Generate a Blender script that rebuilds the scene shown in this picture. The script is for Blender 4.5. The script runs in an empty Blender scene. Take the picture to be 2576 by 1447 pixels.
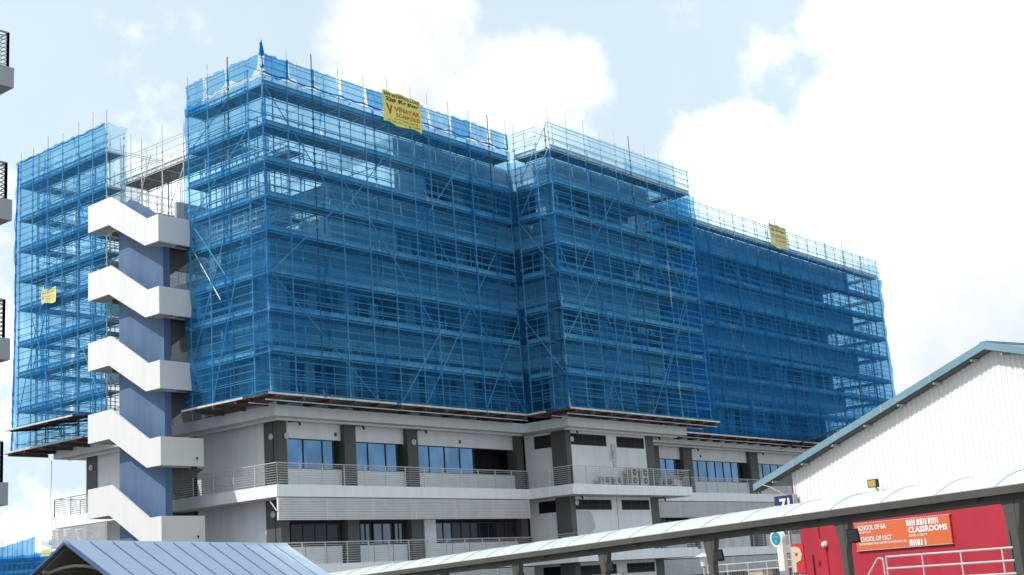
import bpy, math, random
from mathutils import Vector, Matrix
random.seed(7)
sc = bpy.context.scene
COL = sc.collection
R = math.radians
# ------------------------------------------------------------------ camera, world, sun, exposure
cam = bpy.data.cameras.new('camera'); camo = bpy.data.objects.new('camera', cam); COL.objects.link(camo)
EYE = Vector((-44.8823, -51.8608, 0.0))
yaw, pitch, roll = .8953, .2205, -.0695
f = Vector((math.sin(yaw)*math.cos(pitch), math.cos(yaw)*math.cos(pitch), math.sin(pitch)))
r0 = f.cross(Vector((0, 0, 1))).normalized(); u0 = r0.cross(f)
rr = r0*math.cos(roll)+u0*math.sin(roll); uu = -r0*math.sin(roll)+u0*math.cos(roll)
m = Matrix((( rr.x, uu.x, -f.x, EYE.x), (rr.y, uu.y, -f.y, EYE.y), (rr.z, uu.z, -f.z, EYE.z), (0, 0, 0, 1)))
camo.matrix_world = m
cam.sensor_width = 36; cam.lens = 3378.03*36/2576; cam.clip_end = 3000; cam.clip_start = .1
sc.camera = camo
SUN_D = Vector((1.2, -.52, -1.42)).normalized()      # direction the light travels
sl = bpy.data.lights.new('sun', 'SUN'); so = bpy.data.objects.new('sun', sl); COL.objects.link(so)
sl.energy = 3.4; sl.angle = R(.6); sl.color = (1, .965, .91)
so.rotation_euler = SUN_D.to_track_quat('-Z', 'Y').to_euler(); so.location = (-60, 40, 80)
sc.view_settings.view_transform = 'Standard'; sc.view_settings.look = 'None'
sc.view_settings.exposure = 0.1; sc.view_settings.gamma = 1
sc.cycles.transparent_max_bounces = 32; sc.cycles.max_bounces = 6; sc.cycles.caustics_reflective = False; sc.cycles.caustics_refractive = False
W = bpy.data.worlds.new('World'); sc.world = W; W.use_nodes = True
nt = W.node_tree; nt.nodes.clear()
def N(t, **k):
    n = nt.nodes.new(t)
    for a, b in k.items(): setattr(n, a, b)
    return n
L = lambda a, b: nt.links.new(a, b)
def val(x): return x
def math_(op, a, b=None, c=None, clamp=False):
    n = N('ShaderNodeMath', operation=op, use_clamp=clamp)
    for i, v in enumerate((a, b, c)):
        if v is None: continue
        if isinstance(v, (int, float)): n.inputs[i].default_value = v
        else: L(v, n.inputs[i])
    return n.outputs[0]
out = N('ShaderNodeOutputWorld'); bg = N('ShaderNodeBackground'); bg.inputs['Strength'].default_value = .1
sky = N('ShaderNodeTexSky', sky_type='NISHITA'); sky.sun_disc = False
sky.sun_elevation = math.asin(-SUN_D.z); sky.sun_rotation = math.atan2(-SUN_D.x, -SUN_D.y)
sky.air_density = 1.0; sky.dust_density = 2.5
tc = N('ShaderNodeTexCoord')
nz = N('ShaderNodeTexNoise'); nz.inputs['Scale'].default_value = 5.5; nz.inputs['Detail'].default_value = 9; nz.inputs['Roughness'].default_value = .56
L(tc.outputs['Generated'], nz.inputs['Vector'])
nz2 = N('ShaderNodeTexNoise'); nz2.inputs['Scale'].default_value = 2.3; nz2.inputs['Detail'].default_value = 5; nz2.inputs['Roughness'].default_value = .5
L(tc.outputs['Generated'], nz2.inputs['Vector'])
nz3 = N('ShaderNodeTexNoise'); nz3.inputs['Scale'].default_value = 14; nz3.inputs['Detail'].default_value = 8; nz3.inputs['Roughness'].default_value = .6
L(tc.outputs['Generated'], nz3.inputs['Vector'])
CLOUDS = [((.903,.259,.343),.14,1.0), ((.907,.339,.249),.115,1.0), ((.925,.343,.166),.12,.8), ((.872,.38,.262),.05,.7),
          ((.672,.629,.391),.06,.85), ((.729,.586,.352),.055,.75), ((.653,.63,.42),.045,.75), ((.70,.61,.33),.07,.6),
          ((.80,.453,.395),.05,.55), ((.828,.423,.369),.05,.6), ((.847,.375,.377),.045,.6), ((.842,.458,.287),.06,.75), ((.834,.478,.275),.06,.5), ((.747,.562,.356),.06,.6), ((.511,.788,.343),.25,.36), ((.45,.87,.15),.25,.38), ((.60,.75,.2),.25,.42), ((.42,.83,.3),.15,.4),
          ((.98,.1,.2),.2,1.0), ((-.7,-.5,.5),.5,.7), ((.1,-.8,.5),.4,.6), ((-.4,.7,.6),.5,.6), ((.2,.1,.97),.3,.5)]
acc = None
for (d, rad, w_) in CLOUDS:
    dv = Vector(d).normalized()
    vm = N('ShaderNodeVectorMath', operation='DISTANCE'); L(tc.outputs['Generated'], vm.inputs[0]); vm.inputs[1].default_value = dv
    q = math_('DIVIDE', vm.outputs['Value'], rad*1.25)
    q = math_('SUBTRACT', 1.0, q, clamp=True)
    q = math_('MULTIPLY', math_('POWER', q, .5), w_)
    acc = q if acc is None else math_('MAXIMUM', acc, q)
nmix = math_('ADD', math_('MULTIPLY', math_('SUBTRACT', nz.outputs[0], .5), 1.5), math_('MULTIPLY', math_('SUBTRACT', nz3.outputs[0], .5), .9))
dens = math_('ADD', acc, nmix)
mr = N('ShaderNodeMapRange', interpolation_type='SMOOTHSTEP'); L(dens, mr.inputs[0]); mr.inputs[1].default_value = .30; mr.inputs[2].default_value = .62
# soft veil of thin high cloud
mr2 = N('ShaderNodeMapRange', interpolation_type='SMOOTHSTEP'); L(nz2.outputs[0], mr2.inputs[0]); mr2.inputs[1].default_value = .3; mr2.inputs[2].default_value = .7; mr2.inputs[3].default_value = .84; mr2.inputs[4].default_value = .97
mxa = N('ShaderNodeMixRGB'); L(mr2.outputs[0], mxa.inputs[0]); 
skb = N('ShaderNodeMixRGB', blend_type='MULTIPLY'); skb.inputs[0].default_value = 1; L(sky.outputs[0], skb.inputs[1]); skb.inputs[2].default_value = (1.15, 1.1, 1.0, 1)
L(skb.outputs[0], mxa.inputs[1]); mxa.inputs[2].default_value = (7.3, 8.75, 9.8, 1)
# cloud body brightness
mr3 = N('ShaderNodeMapRange', interpolation_type='SMOOTHSTEP'); L(nz2.outputs[0], mr3.inputs[0]); mr3.inputs[1].default_value = .30; mr3.inputs[2].default_value = .52
cc = N('ShaderNodeMixRGB'); sh = N('ShaderNodeVectorMath', operation='DISTANCE'); L(tc.outputs['Generated'], sh.inputs[0]); sh.inputs[1].default_value = Vector((.928, .335, .16)).normalized()
shm = N('ShaderNodeMapRange', interpolation_type='SMOOTHSTEP'); L(sh.outputs['Value'], shm.inputs[0]); shm.inputs[1].default_value = .02; shm.inputs[2].default_value = .17; shm.inputs[3].default_value = .3; shm.inputs[4].default_value = 1
tex = math_('MULTIPLY_ADD', nz.outputs[0], .9, math_('MULTIPLY', nz3.outputs[0], .5))
tex = math_('SUBTRACT', tex, .30, clamp=True); tex = math_('MULTIPLY', tex, 2.3, clamp=True)
ccf = math_('MULTIPLY', math_('MULTIPLY', mr3.outputs[0], tex), shm.outputs[0])
L(ccf, cc.inputs[0]); cc.inputs[1].default_value = (4.9, 5.35, 5.9, 1); cc.inputs[2].default_value = (12., 12., 12.1, 1)
dp = N('ShaderNodeVectorMath', operation='DOT_PRODUCT'); L(tc.outputs['Generated'], dp.inputs[0]); dp.inputs[1].default_value = Vector((.55, .76, .35)).normalized()
glo = N('ShaderNodeMapRange', interpolation_type='SMOOTHSTEP'); L(dp.outputs['Value'], glo.inputs[0]); glo.inputs[1].default_value = .0; glo.inputs[2].default_value = .9; glo.inputs[3].default_value = .98; glo.inputs[4].default_value = 1.35
cg = N('ShaderNodeVectorMath', operation='SCALE'); L(cc.outputs[0], cg.inputs[0]); L(glo.outputs[0], cg.inputs['Scale'])
mxb = N('ShaderNodeMixRGB'); L(mr.outputs[0], mxb.inputs[0]); L(mxa.outputs[0], mxb.inputs[1]); L(cg.outputs[0], mxb.inputs[2])
L(mxb.outputs[0], bg.inputs['Color']); L(bg.outputs[0], out.inputs[0])

# ------------------------------------------------------------------ materials
def new_mat(name):
    mt = bpy.data.materials.new(name); mt.use_nodes = True
    return mt, mt.node_tree.nodes, mt.node_tree.links
def paint(name, col, rough=.6, metal=0., var=.12, scale=(1.2, 1.2, .25), spec=.4, streak=.0, bump=0., fine=30.):
    mt, n, l = new_mat(name); b = n['Principled BSDF']
    b.inputs['Roughness'].default_value = rough; b.inputs['Metallic'].default_value = metal
    b.inputs['Specular IOR Level'].default_value = spec
    t = n.new('ShaderNodeTexCoord'); mp = n.new('ShaderNodeMapping'); mp.inputs['Scale'].default_value = scale
    l.new(t.outputs['Object'], mp.inputs[0])
    a = n.new('ShaderNodeTexNoise'); a.inputs['Scale'].default_value = 1.4; a.inputs['Detail'].default_value = 7; l.new(mp.outputs[0], a.inputs['Vector'])
    cr = n.new('ShaderNodeMapRange'); cr.inputs[1].default_value = .3; cr.inputs[2].default_value = .7
    cr.inputs[3].default_value = 1-var; cr.inputs[4].default_value = 1+var*.4
    l.new(a.outputs[0], cr.inputs[0])
    mx = n.new('ShaderNodeMixRGB'); mx.blend_type = 'MULTIPLY'; mx.inputs[0].default_value = 1; mx.inputs[1].default_value = (*col, 1)
    l.new(cr.outputs[0], mx.inputs[2]); last = mx.outputs[0]
    if streak > 0:
        mp2 = n.new('ShaderNodeMapping'); mp2.inputs['Scale'].default_value = (4, 4, .22); l.new(t.outputs['Object'], mp2.inputs[0])
        s = n.new('ShaderNodeTexNoise'); s.inputs['Scale'].default_value = 1.5; s.inputs['Detail'].default_value = 4; l.new(mp2.outputs[0], s.inputs['Vector'])
        r_ = n.new('ShaderNodeMapRange'); r_.inputs[1].default_value = .56; r_.inputs[2].default_value = .75; r_.inputs[3].default_value = 0; r_.inputs[4].default_value = streak
        l.new(s.outputs[0], r_.inputs[0])
        m2 = n.new('ShaderNodeMixRGB'); l.new(r_.outputs[0], m2.inputs[0]); l.new(last, m2.inputs[1]); m2.inputs[2].default_value = (.22, .21, .19, 1); last = m2.outputs[0]
    l.new(last, b.inputs['Base Color'])
    if bump > 0:
        g = n.new('ShaderNodeTexNoise'); g.inputs['Scale'].default_value = fine; l.new(t.outputs['Object'], g.inputs['Vector'])
        bp = n.new('ShaderNodeBump'); bp.inputs['Strength'].default_value = bump; bp.inputs['Distance'].default_value = .02; l.new(g.outputs[0], bp.inputs['Height']); l.new(bp.outputs[0], b.inputs['Normal'])
    return mt
def net_mat(name, tcol, dcol, lo, hi, fold=(2.2, 2.2, .18)):
    mt, n, l = new_mat(name); n.clear()
    o = n.new('ShaderNodeOutputMaterial'); mix = n.new('ShaderNodeMixShader'); tr = n.new('ShaderNodeBsdfTransparent'); tr.inputs[0].default_value = (*tcol, 1)
    d = n.new('ShaderNodeBsdfDiffuse'); d.inputs[0].default_value = (*dcol, 1); tl = n.new('ShaderNodeBsdfTranslucent'); tl.inputs[0].default_value = (*dcol, 1)
    m2 = n.new('ShaderNodeMixShader'); m2.inputs[0].default_value = .45; l.new(d.outputs[0], m2.inputs[1]); l.new(tl.outputs[0], m2.inputs[2])
    t = n.new('ShaderNodeTexCoord'); mp = n.new('ShaderNodeMapping'); mp.inputs['Scale'].default_value = fold; l.new(t.outputs['Object'], mp.inputs[0])
    a = n.new('ShaderNodeTexNoise'); a.inputs['Scale'].default_value = 1.6; a.inputs['Detail'].default_value = 6; a.inputs['Roughness'].default_value = .6; a.inputs['Distortion'].default_value = .4
    l.new(mp.outputs[0], a.inputs['Vector'])
    b = n.new('ShaderNodeTexNoise'); b.inputs['Scale'].default_value = .35; b.inputs['Detail'].default_value = 3; l.new(t.outputs['Object'], b.inputs['Vector'])
    ad = n.new('ShaderNodeMath'); ad.operation = 'ADD'; l.new(a.outputs[0], ad.inputs[0]); l.new(b.outputs[0], ad.inputs[1])
    mr = n.new('ShaderNodeMapRange'); g = n.new('ShaderNodeTexNoise'); g.inputs['Scale'].default_value = 9; g.inputs['Detail'].default_value = 2; l.new(t.outputs['Object'], g.inputs['Vector'])
    ad2 = n.new('ShaderNodeMath'); ad2.operation = 'MULTIPLY_ADD'; l.new(g.outputs[0], ad2.inputs[0]); ad2.inputs[1].default_value = .35; ad2.inputs[2].default_value = -.175
    ad3 = n.new('ShaderNodeMath'); ad3.operation = 'ADD'; l.new(ad.outputs[0], ad3.inputs[0]); l.new(ad2.outputs[0], ad3.inputs[1])
    mr.inputs[1].default_value = .80; mr.inputs[2].default_value = 1.24; mr.inputs[3].default_value = lo; mr.inputs[4].default_value = hi
    l.new(ad3.outputs[0], mr.inputs[0]); l.new(mr.outputs[0], mix.inputs[0])
    l.new(tr.outputs[0], mix.inputs[1]); l.new(m2.outputs[0], mix.inputs[2]); l.new(mix.outputs[0], o.inputs[0])
    return mt
M = {}
M['white'] = paint('white_render', (.83, .845, .87), .75, var=.07, streak=.17, bump=.12)
M['stairwhite'] = paint('white_stair_paint', (.70, .70, .695), .7, var=.04, streak=.08, bump=.1)
M['grey'] = paint('grey_render', (.36, .38, .41), .8, var=.1)
M['wall'] = paint('wall_render', (.77, .78, .81), .75, var=.08, streak=.12, bump=.12)
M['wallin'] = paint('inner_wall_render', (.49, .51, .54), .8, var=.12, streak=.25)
M['soffit'] = paint('soffit_concrete', (.52, .51, .49), .85, var=.22, scale=(.7, .7, .7))
M['dark'] = paint('charcoal_paint_and_shade', (.095, .10, .10), .6, var=.15)  # real paint on the columns, painted shade on recessed walls and stair landings
M['blue'] = paint('blue_paint', (.095, .165, .295), .6, var=.22, streak=.22)
M['steel'] = paint('galvanised_tube', (.70, .71, .72), .45, .12, var=.25, scale=(6, 6, 2))
M['rail'] = paint('stainless_rail', (.60, .60, .60), .35, .15, var=.1)
M['rusty'] = paint('rusty_tube', (.30, .21, .17), .7, .1, var=.4, scale=(5, 5, 2))
M['toe'] = paint('galvanised_toe_board', (.74, .76, .78), .55, .1, var=.2, scale=(1, 1, 3))
M['deck'] = paint('weathered_deck', (.24, .23, .22), .85, var=.4, scale=(3, 3, 3))
M['plat'] = paint('platform_steel', (.10, .095, .09), .8, var=.45, scale=(2, 2, 2))
M['platedge'] = paint('platform_timber_edge', (.62, .60, .56), .8, var=.25, scale=(2, 2, 2))
M['redsteel'] = paint('red_oxide_beam', (.11, .03, .025), .6, var=.4, scale=(2, 2, 2))
M['glass'] = paint('blue_glass', (.13, .235, .38), .05, 1., var=.30, scale=(.7, .7, .5))
M['dglass'] = paint('dark_glass', (.020, .024, .032), .08, 0, var=.3, scale=(.5, .5, .5), spec=.3)
M['mglass'] = paint('grey_glass', (.13, .15, .19), .06, .9, var=.2, scale=(.5, .5, .5))
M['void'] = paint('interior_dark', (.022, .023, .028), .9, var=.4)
M['frame'] = paint('window_frame', (.035, .04, .05), .5)
M['slat'] = paint('aluminium_slat', (.86, .86, .88), .5, .0, var=.08)
M['black'] = paint('black_metal', (.02, .02, .022), .45)
M['beige'] = paint('beige_metal', (.50, .47, .38), .55)
M['acw'] = paint('ac_casing', (.62, .61, .57), .5, var=.15)
M['yellow'] = paint('yellow_banner', (.74, .67, .17), .7, var=.1, scale=(1, 1, 1))
M['paley'] = paint('pale_yellow_banner', (.72, .70, .32), .7, var=.12, scale=(1, 1, 1))
M['ink'] = paint('black_ink', (.03, .03, .025), .7)
M['redink'] = paint('red_ink', (.52, .06, .025), .7)
M['inkfade'] = paint('faded_ink', (.20, .20, .10), .8)
M['redfade'] = paint('faded_red_ink', (.55, .30, .12), .8)
M['red'] = paint('red_wall_paint', (.44, .028, .05), .5, var=.2, streak=.0, scale=(.8, .8, .3))
M['clad'] = paint('white_cladding', (.80, .795, .775), .5, .0, var=.04, streak=.05)
M['fascia'] = paint('pale_blue_fascia', (.19, .31, .37), .45, .1, var=.12)
M['orange'] = paint('orange_sign', (.66, .145, .055), .5, var=.06)
M['signwhite'] = paint('sign_white', (.82, .80, .76), .5, var=.03)
M['roofblue'] = paint('blue_roof_metal', (.53, .64, .79), .42, .0, var=.05, scale=(.4, .4, .4), spec=.5)
M['rooflight'] = paint('pale_blue_roof_metal', (.66, .78, .88), .42, .0, var=.05, scale=(.4, .4, .4), spec=.5)
M['roofseam'] = paint('dark_blue_trim', (.05, .10, .33), .45)
M['seam'] = paint('blue_seam', (.25, .36, .60), .45)
M['brown'] = paint('brown_lining', (.50, .41, .32), .7, var=.2)
M['pipe'] = paint('white_steel', (.45, .43, .42), .5)
M['wkbeam'] = paint('olive_grey_steel', (.085, .082, .072), .55, var=.2)
M['navy'] = paint('navy_sign', (.02, .03, .14), .4)
M['cream'] = paint('cream_lettering', (.75, .70, .50), .5, var=.03)
M['teal'] = paint('teal_disc', (.03, .28, .40), .4)
M['green'] = paint('lime_lettering', (.35, .62, .32), .4)
M['psign'] = paint('red_sign', (.62, .04, .05), .5)
M['pbeige'] = paint('beige_letter', (.68, .55, .42), .5, var=.03)
M['lamp'] = paint('amber_lamp_glass', (.50, .36, .10), .3)
M['asphalt'] = paint('asphalt', (.05, .05, .052), .9, var=.3, scale=(.3, .3, .3))
M['ground'] = paint('concrete_paving', (.32, .31, .29), .9, var=.2, scale=(.2, .2, .2))  # unseen ground, made pale so sunlight bounces up onto the walls
M['grass'] = paint('turf', (.05, .09, .03), .95, var=.4, scale=(.2, .2, .2))
M['rope'] = paint('pale_rope', (.55, .54, .5), .8)
M['patch'] = paint('grey_repair_render', (.50, .53, .54), .8, var=.05)
def poly_mat():
    mt, n, l = new_mat('frosted_roof_sheet'); n.clear()
    o = n.new('ShaderNodeOutputMaterial'); d = n.new('ShaderNodeBsdfPrincipled'); d.inputs['Base Color'].default_value = (.86, .92, .90, 1); d.inputs['Roughness'].default_value = .35
    t = n.new('ShaderNodeBsdfTranslucent'); t.inputs[0].default_value = (.75, .88, .84, 1)
    tx = n.new('ShaderNodeTexCoord'); a = n.new('ShaderNodeTexNoise'); a.inputs['Scale'].default_value = .7; a.inputs['Detail'].default_value = 6; l.new(tx.outputs['Object'], a.inputs['Vector'])
    mr = n.new('ShaderNodeMapRange'); mr.inputs[1].default_value = .3; mr.inputs[2].default_value = .7; mr.inputs[3].default_value = .25; mr.inputs[4].default_value = .42
    l.new(a.outputs[0], mr.inputs[0]); mx = n.new('ShaderNodeMixShader'); l.new(mr.outputs[0], mx.inputs[0]); l.new(d.outputs[0], mx.inputs[1]); l.new(t.outputs[0], mx.inputs[2]); l.new(mx.outputs[0], o.inputs[0])
    return mt
M['poly'] = poly_mat()
M['net'] = net_mat('blue_debris_net', (.42, .75, .94), (.032, .22, .52), .18, .50)
M['netthick'] = net_mat('thick_blue_net', (.38, .71, .93), (.024, .20, .50), .32, .62, (1.6, 1.6, .12))
M['netdark'] = net_mat('dense_blue_net', (.30, .68, .92), (.02, .22, .60), .40, .75, (3, 3, .8))
M['sheer'] = net_mat('sheer_blue_net', (.74, .90, .98), (.14, .48, .78), .06, .24)

# ------------------------------------------------------------------ geometry helpers
class MB:
    def __init__(s): s.v = []; s.f = []
    def quad(s, *p): b = len(s.v); s.v += [tuple(q) for q in p]; s.f.append(tuple(range(b, b+len(p)))); return s
    def box(s, x0, x1, y0, y1, z0, z1):
        b = len(s.v)
        s.v += [(x0,y0,z0),(x1,y0,z0),(x1,y1,z0),(x0,y1,z0),(x0,y0,z1),(x1,y0,z1),(x1,y1,z1),(x0,y1,z1)]
        s.f += [(b,b+3,b+2,b+1),(b+4,b+5,b+6,b+7),(b,b+1,b+5,b+4),(b+1,b+2,b+6,b+5),(b+2,b+3,b+7,b+6),(b+3,b,b+4,b+7)]; return s
    def obox(s, o, a, b_, c):     # box from corner o with edge vectors
        o, a, b_, c = map(Vector, (o, a, b_, c)); k = len(s.v)
        s.v += [tuple(p) for p in (o, o+a, o+a+b_, o+b_, o+c, o+a+c, o+a+b_+c, o+b_+c)]
        s.f += [(k,k+3,k+2,k+1),(k+4,k+5,k+6,k+7),(k,k+1,k+5,k+4),(k+1,k+2,k+6,k+5),(k+2,k+3,k+7,k+6),(k+3,k,k+4,k+7)]; return s
    def tube(s, p, q, r, n=5, caps=False, r2=None):
        p, q = Vector(p), Vector(q); d = q-p
        if d.length < 1e-6: return s
        d.normalize(); a = d.cross(Vector((0, 0, 1)) if abs(d.z) < .9 else Vector((1, 0, 0))).normalized(); c = d.cross(a); b = len(s.v); r2 = r if r2 is None else r2
        for i in range(n):
            t = 2*math.pi*i/n; w_ = a*math.cos(t)+c*math.sin(t); s.v.append(tuple(p+w_*r)); s.v.append(tuple(q+w_*r2))
        for i in range(n):
            j = (i+1) % n; s.f.append((b+2*i, b+2*j, b+2*j+1, b+2*i+1))
        if caps: s.f.append(tuple(b+2*i for i in range(n))); s.f.append(tuple(b+2*i+1 for i in reversed(range(n))))
        return s
    def path(s, pts, r, n=6):
        for a, b in zip(pts, pts[1:]): s.tube(a, b, r, n)
        return s
    def prism(s, pts, vec):       # planar polygon extruded by vec
        vec = Vector(vec); b = len(s.v); n = len(pts)
        s.v += [tuple(p) for p in pts]+[tuple(Vector(p)+vec) for p in pts]
        s.f.append(tuple(range(b, b+n))); s.f.append(tuple(reversed(range(b+n, b+2*n))))
        for i in range(n): j = (i+1) % n; s.f.append((b+i, b+n+i, b+n+j, b+j))
        return s
    def build(s, name, mat, parent=None, smooth=False, loc=None):
        me = bpy.data.meshes.new(name); me.from_pydata(s.v, [], s.f); me.materials.append(M[mat] if isinstance(mat, str) else mat)
        if smooth:
            for p in me.polygons: p.use_smooth = True
        me.update(); o = bpy.data.objects.new(name, me); COL.objects.link(o)
        if parent is not None:
            o.parent = parent
            if parent.parent is None: o.location = -parent.location
        if loc: o.location = loc
        return o
def tag(o, label=None, cat=None, group=None, kind=None):
    if label: o['label'] = label
    if cat: o['category'] = cat
    if group: o['group'] = group
    if kind: o['kind'] = kind
    return o
def thing(name, loc, label, cat, group=None):
    o = bpy.data.objects.new(name, None); COL.objects.link(o); o.location = loc; o.empty_display_size = .3
    return tag(o, label, cat, group)
def struct(o): o['kind'] = 'structure'; return o
def copy_tree(o, parent=None):
    c = o.copy(); COL.objects.link(c); c.parent = parent
    for ch in list(o.children): copy_tree(ch, c)
    return c
def text(s, org, right, up, width, height, mat, parent, name='lettering', bold=.0, depth=0.0, warp=None):
    cu = bpy.data.curves.new('t', 'FONT'); cu.body = s; cu.size = 1; cu.offset = bold; cu.resolution_u = 2
    to = bpy.data.objects.new('t', cu); COL.objects.link(to)
    dg = bpy.context.evaluated_depsgraph_get(); me = bpy.data.meshes.new_from_object(to.evaluated_get(dg))
    bpy.data.objects.remove(to); bpy.data.curves.remove(cu)
    xs = [v.co.x for v in me.vertices]; ys = [v.co.y for v in me.vertices]
    x0, x1, y0, y1 = min(xs), max(xs), min(ys), max(ys)
    org, right, up = Vector(org), Vector(right), Vector(up); nrm = right.cross(up)
    for v in me.vertices:
        a = (v.co.x-x0)/(x1-x0)*width; b = (v.co.y-y0)/(y1-y0)*height
        p = org+right*a+up*b
        if warp: p = p+nrm*warp(p)
        v.co = p
    me.name = name; me.materials.clear(); me.materials.append(M[mat]); o = bpy.data.objects.new(name, me); COL.objects.link(o); o.parent = parent
    if parent.parent is None and parent.type == 'EMPTY': o.location = -parent.location
    return o

GZ = -1.7
# ------------------------------------------------------------------ ground
struct(MB().quad((-900,-900,GZ),(900,-900,GZ),(900,900,GZ),(-900,900,GZ)).build('ground', 'ground'))
wv = Vector((math.sin(R(18)), math.cos(R(18)), 0)); pv = Vector((math.sin(R(108)), math.cos(R(108)), 0)); Zv = Vector((0, 0, 1))
def P(t, p, z): return EYE+wv*t+pv*p+Zv*z
struct(MB().quad(P(-60,2,GZ+.004), P(-60,24,GZ+.004), P(120,24,GZ+.004), P(120,2,GZ+.004)).build('road', 'asphalt'))
struct(MB().quad(P(-60,24.02,GZ+.12), P(-60,60,GZ+.12), P(60,60,GZ+.12), P(60,24.02,GZ+.12)).quad(P(-60,24.02,GZ), P(60,24.02,GZ), P(60,24.02,GZ+.12), P(-60,24.02,GZ+.12)).build('pavement', 'ground'))

# ------------------------------------------------------------------ the campus building
BL = thing('campus_building', (0, 0, GZ), 'long white campus block with charcoal columns and zigzag stair, scaffolded above', 'building')
def rail_run(pts, zb, parent, name='railing', h=1.09, n=8, step=1.55):
    mb = MB()
    for a, b in zip(pts, pts[1:]):
        a, b = Vector(a), Vector(b); ln = (b-a).length; k = max(1, round(ln/step))
        for i in range(k+1):
            p = a+(b-a)*i/k; mb.box(p.x-.022, p.x+.022, p.y-.022, p.y+.022, zb, zb+h)
        for j in range(n):
            z = zb+.12+j*(h-.12)/n; mb.tube((a.x, a.y, z), (b.x, b.y, z), .014, 4)
        mb.tube((a.x, a.y, zb+h), (b.x, b.y, zb+h), .03, 6)
    return mb.build(name, 'rail', parent)
def louvre(x0, x1, y0, y1, z0, z1, parent):
    mb = MB(); n = 13; d = (z1-z0)/n
    for i in range(n):
        z = z0+i*d
        if abs(y1-y0) < 1e-6: mb.obox((x0, y0, z), (x1-x0, 0, 0), (0, -.05, d*.68), (0, .03, .01))
        else: mb.obox((x0, y0, z), (0, y1-y0, 0), (-.05, 0, d*.68), (.03, 0, .01))
    k = 0; ln = max(abs(x1-x0), abs(y1-y0)); st = max(2, int(ln/3.2)+1)
    for k in range(st):
        q = k/(st-1)
        if abs(y1-y0) < 1e-6: x = x0+(x1-x0-.06)*q; mb.box(x, x+.05, y0+.04, y0+.1, z0, z1)
        else: y = y0+(y1-y0-.06)*q; mb.box(x0+.04, x0+.1, y, y+.05, z0, z1)
    return mb.build('louvre_screen', 'slat', parent)
XE, YE = 70.0, 19.95
L4t, L4b = 5.91, 5.30
# balcony slabs (solid decks) with B bay projecting
def slab(zt, zb, mat='white', name='floor_slab', lip=True, xe=XE, x0=0.):
    mb = MB(); mb.prism([(x0, 0, zb), (20.09, 0, zb), (20.09, -3.39, zb), (33.49, -3.39, zb), (33.49, 0, zb), (xe, 0, zb), (xe, YE, zb), (x0, YE, zb)], (0, 0, zt-zb))
    return mb.build(name, mat, BL)
slab(L4t, L4b); slab(1.91, 1.31); slab(9.94, 9.38)
MB().box(.06, XE-.1, .06, YE-.1, L4b-.012, L4b-.004).box(20.15, 33.43, -3.33, .06, L4b-.012, L4b-.004).build('soffit', 'soffit', BL)
MB().box(.05, XE-.1, .05, YE-.1, 9.365, 9.372).box(20.15, 33.43, -3.33, .04, 9.365, 9.372).build('soffit', 'soffit', BL)
MB().box(.06, XE-.1, .06, YE-.1, 1.298, 1.306).box(20.15, 33.43, -3.33, .06, 1.298, 1.306).build('soffit', 'soffit', BL)
# dropped beam behind the eave edge
mb = MB(); mb.box(.55, 20.4, .5, .75, 9.27, 9.362).box(.55, .8, .76, YE-.6, 9.27, 9.362); mb.box(20.6, 33.0, -2.9, -2.65, 9.27, 9.362).box(33.4, XE-1, .5, .75, 9.27, 9.362); mb.build('edge_beam', 'wall', BL)
# columns, four storeys of them, each a part
def column(x0, x1, y0, y1, z0, z1, mat='dark'):
    return MB().box(x0, x1, y0, y1, z0, z1).build('column', mat, BL)
colA = [(1.24, 1.8, 1.2, 2.35), (5.9, 6.76, 1.2, 2.0), (10.82, 11.7, 1.2, 2.0), (20.68, 21.3, 1.2, 2.0)]
colB = [(21.32, 21.84, -2.2, -1.06), (30.07, 31.05, -2.2, -1.4)]
colC = [(36.2, 36.9, 1.2, 2.0), (40.1, 41.35, 1.2, 2.0), (49.9, 51.2, 1.2, 2.0), (59.5, 60.8, 1.2, 2.0), (68.4, 69.4, 1.2, 2.0)]
for (z0, z1) in ((GZ, 1.297), (1.91, 5.287), (5.91, 9.364)):
    for c in colA+colB+colC: column(*c, z0, z1)
    column(1.24, 2.05, 17.38, 18.44, z0, z1)
    if z0 > -1: column(1.24, 1.9, 8.3, 9.3, z0, z1)
# wall cores per storey
def core(z0, z1):
    # A left face
    MB().box(1.3, 1.5, 2.35, 8.0, z0, z1).build('side_wall', 'wall', BL)
    MB().box(1.3, 1.5, 12.2, 17.38, z0, z1).build('side_wall', 'wall', BL)
    MB().box(2.6, 2.8, 8.0, 12.2, z0, z1).build('side_wall', 'dark', BL)  # charcoal colour stands in for the deep shade behind the stair
    MB().box(1.6, XE-2, YE-1.6, YE-1.4, z0, z1).build('rear_wall', 'wall', BL)
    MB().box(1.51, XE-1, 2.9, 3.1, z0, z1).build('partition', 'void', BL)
for z0, z1 in ((GZ, 1.296), (1.911, 5.286), (5.911, 9.363)): core(z0, z1)
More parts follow.
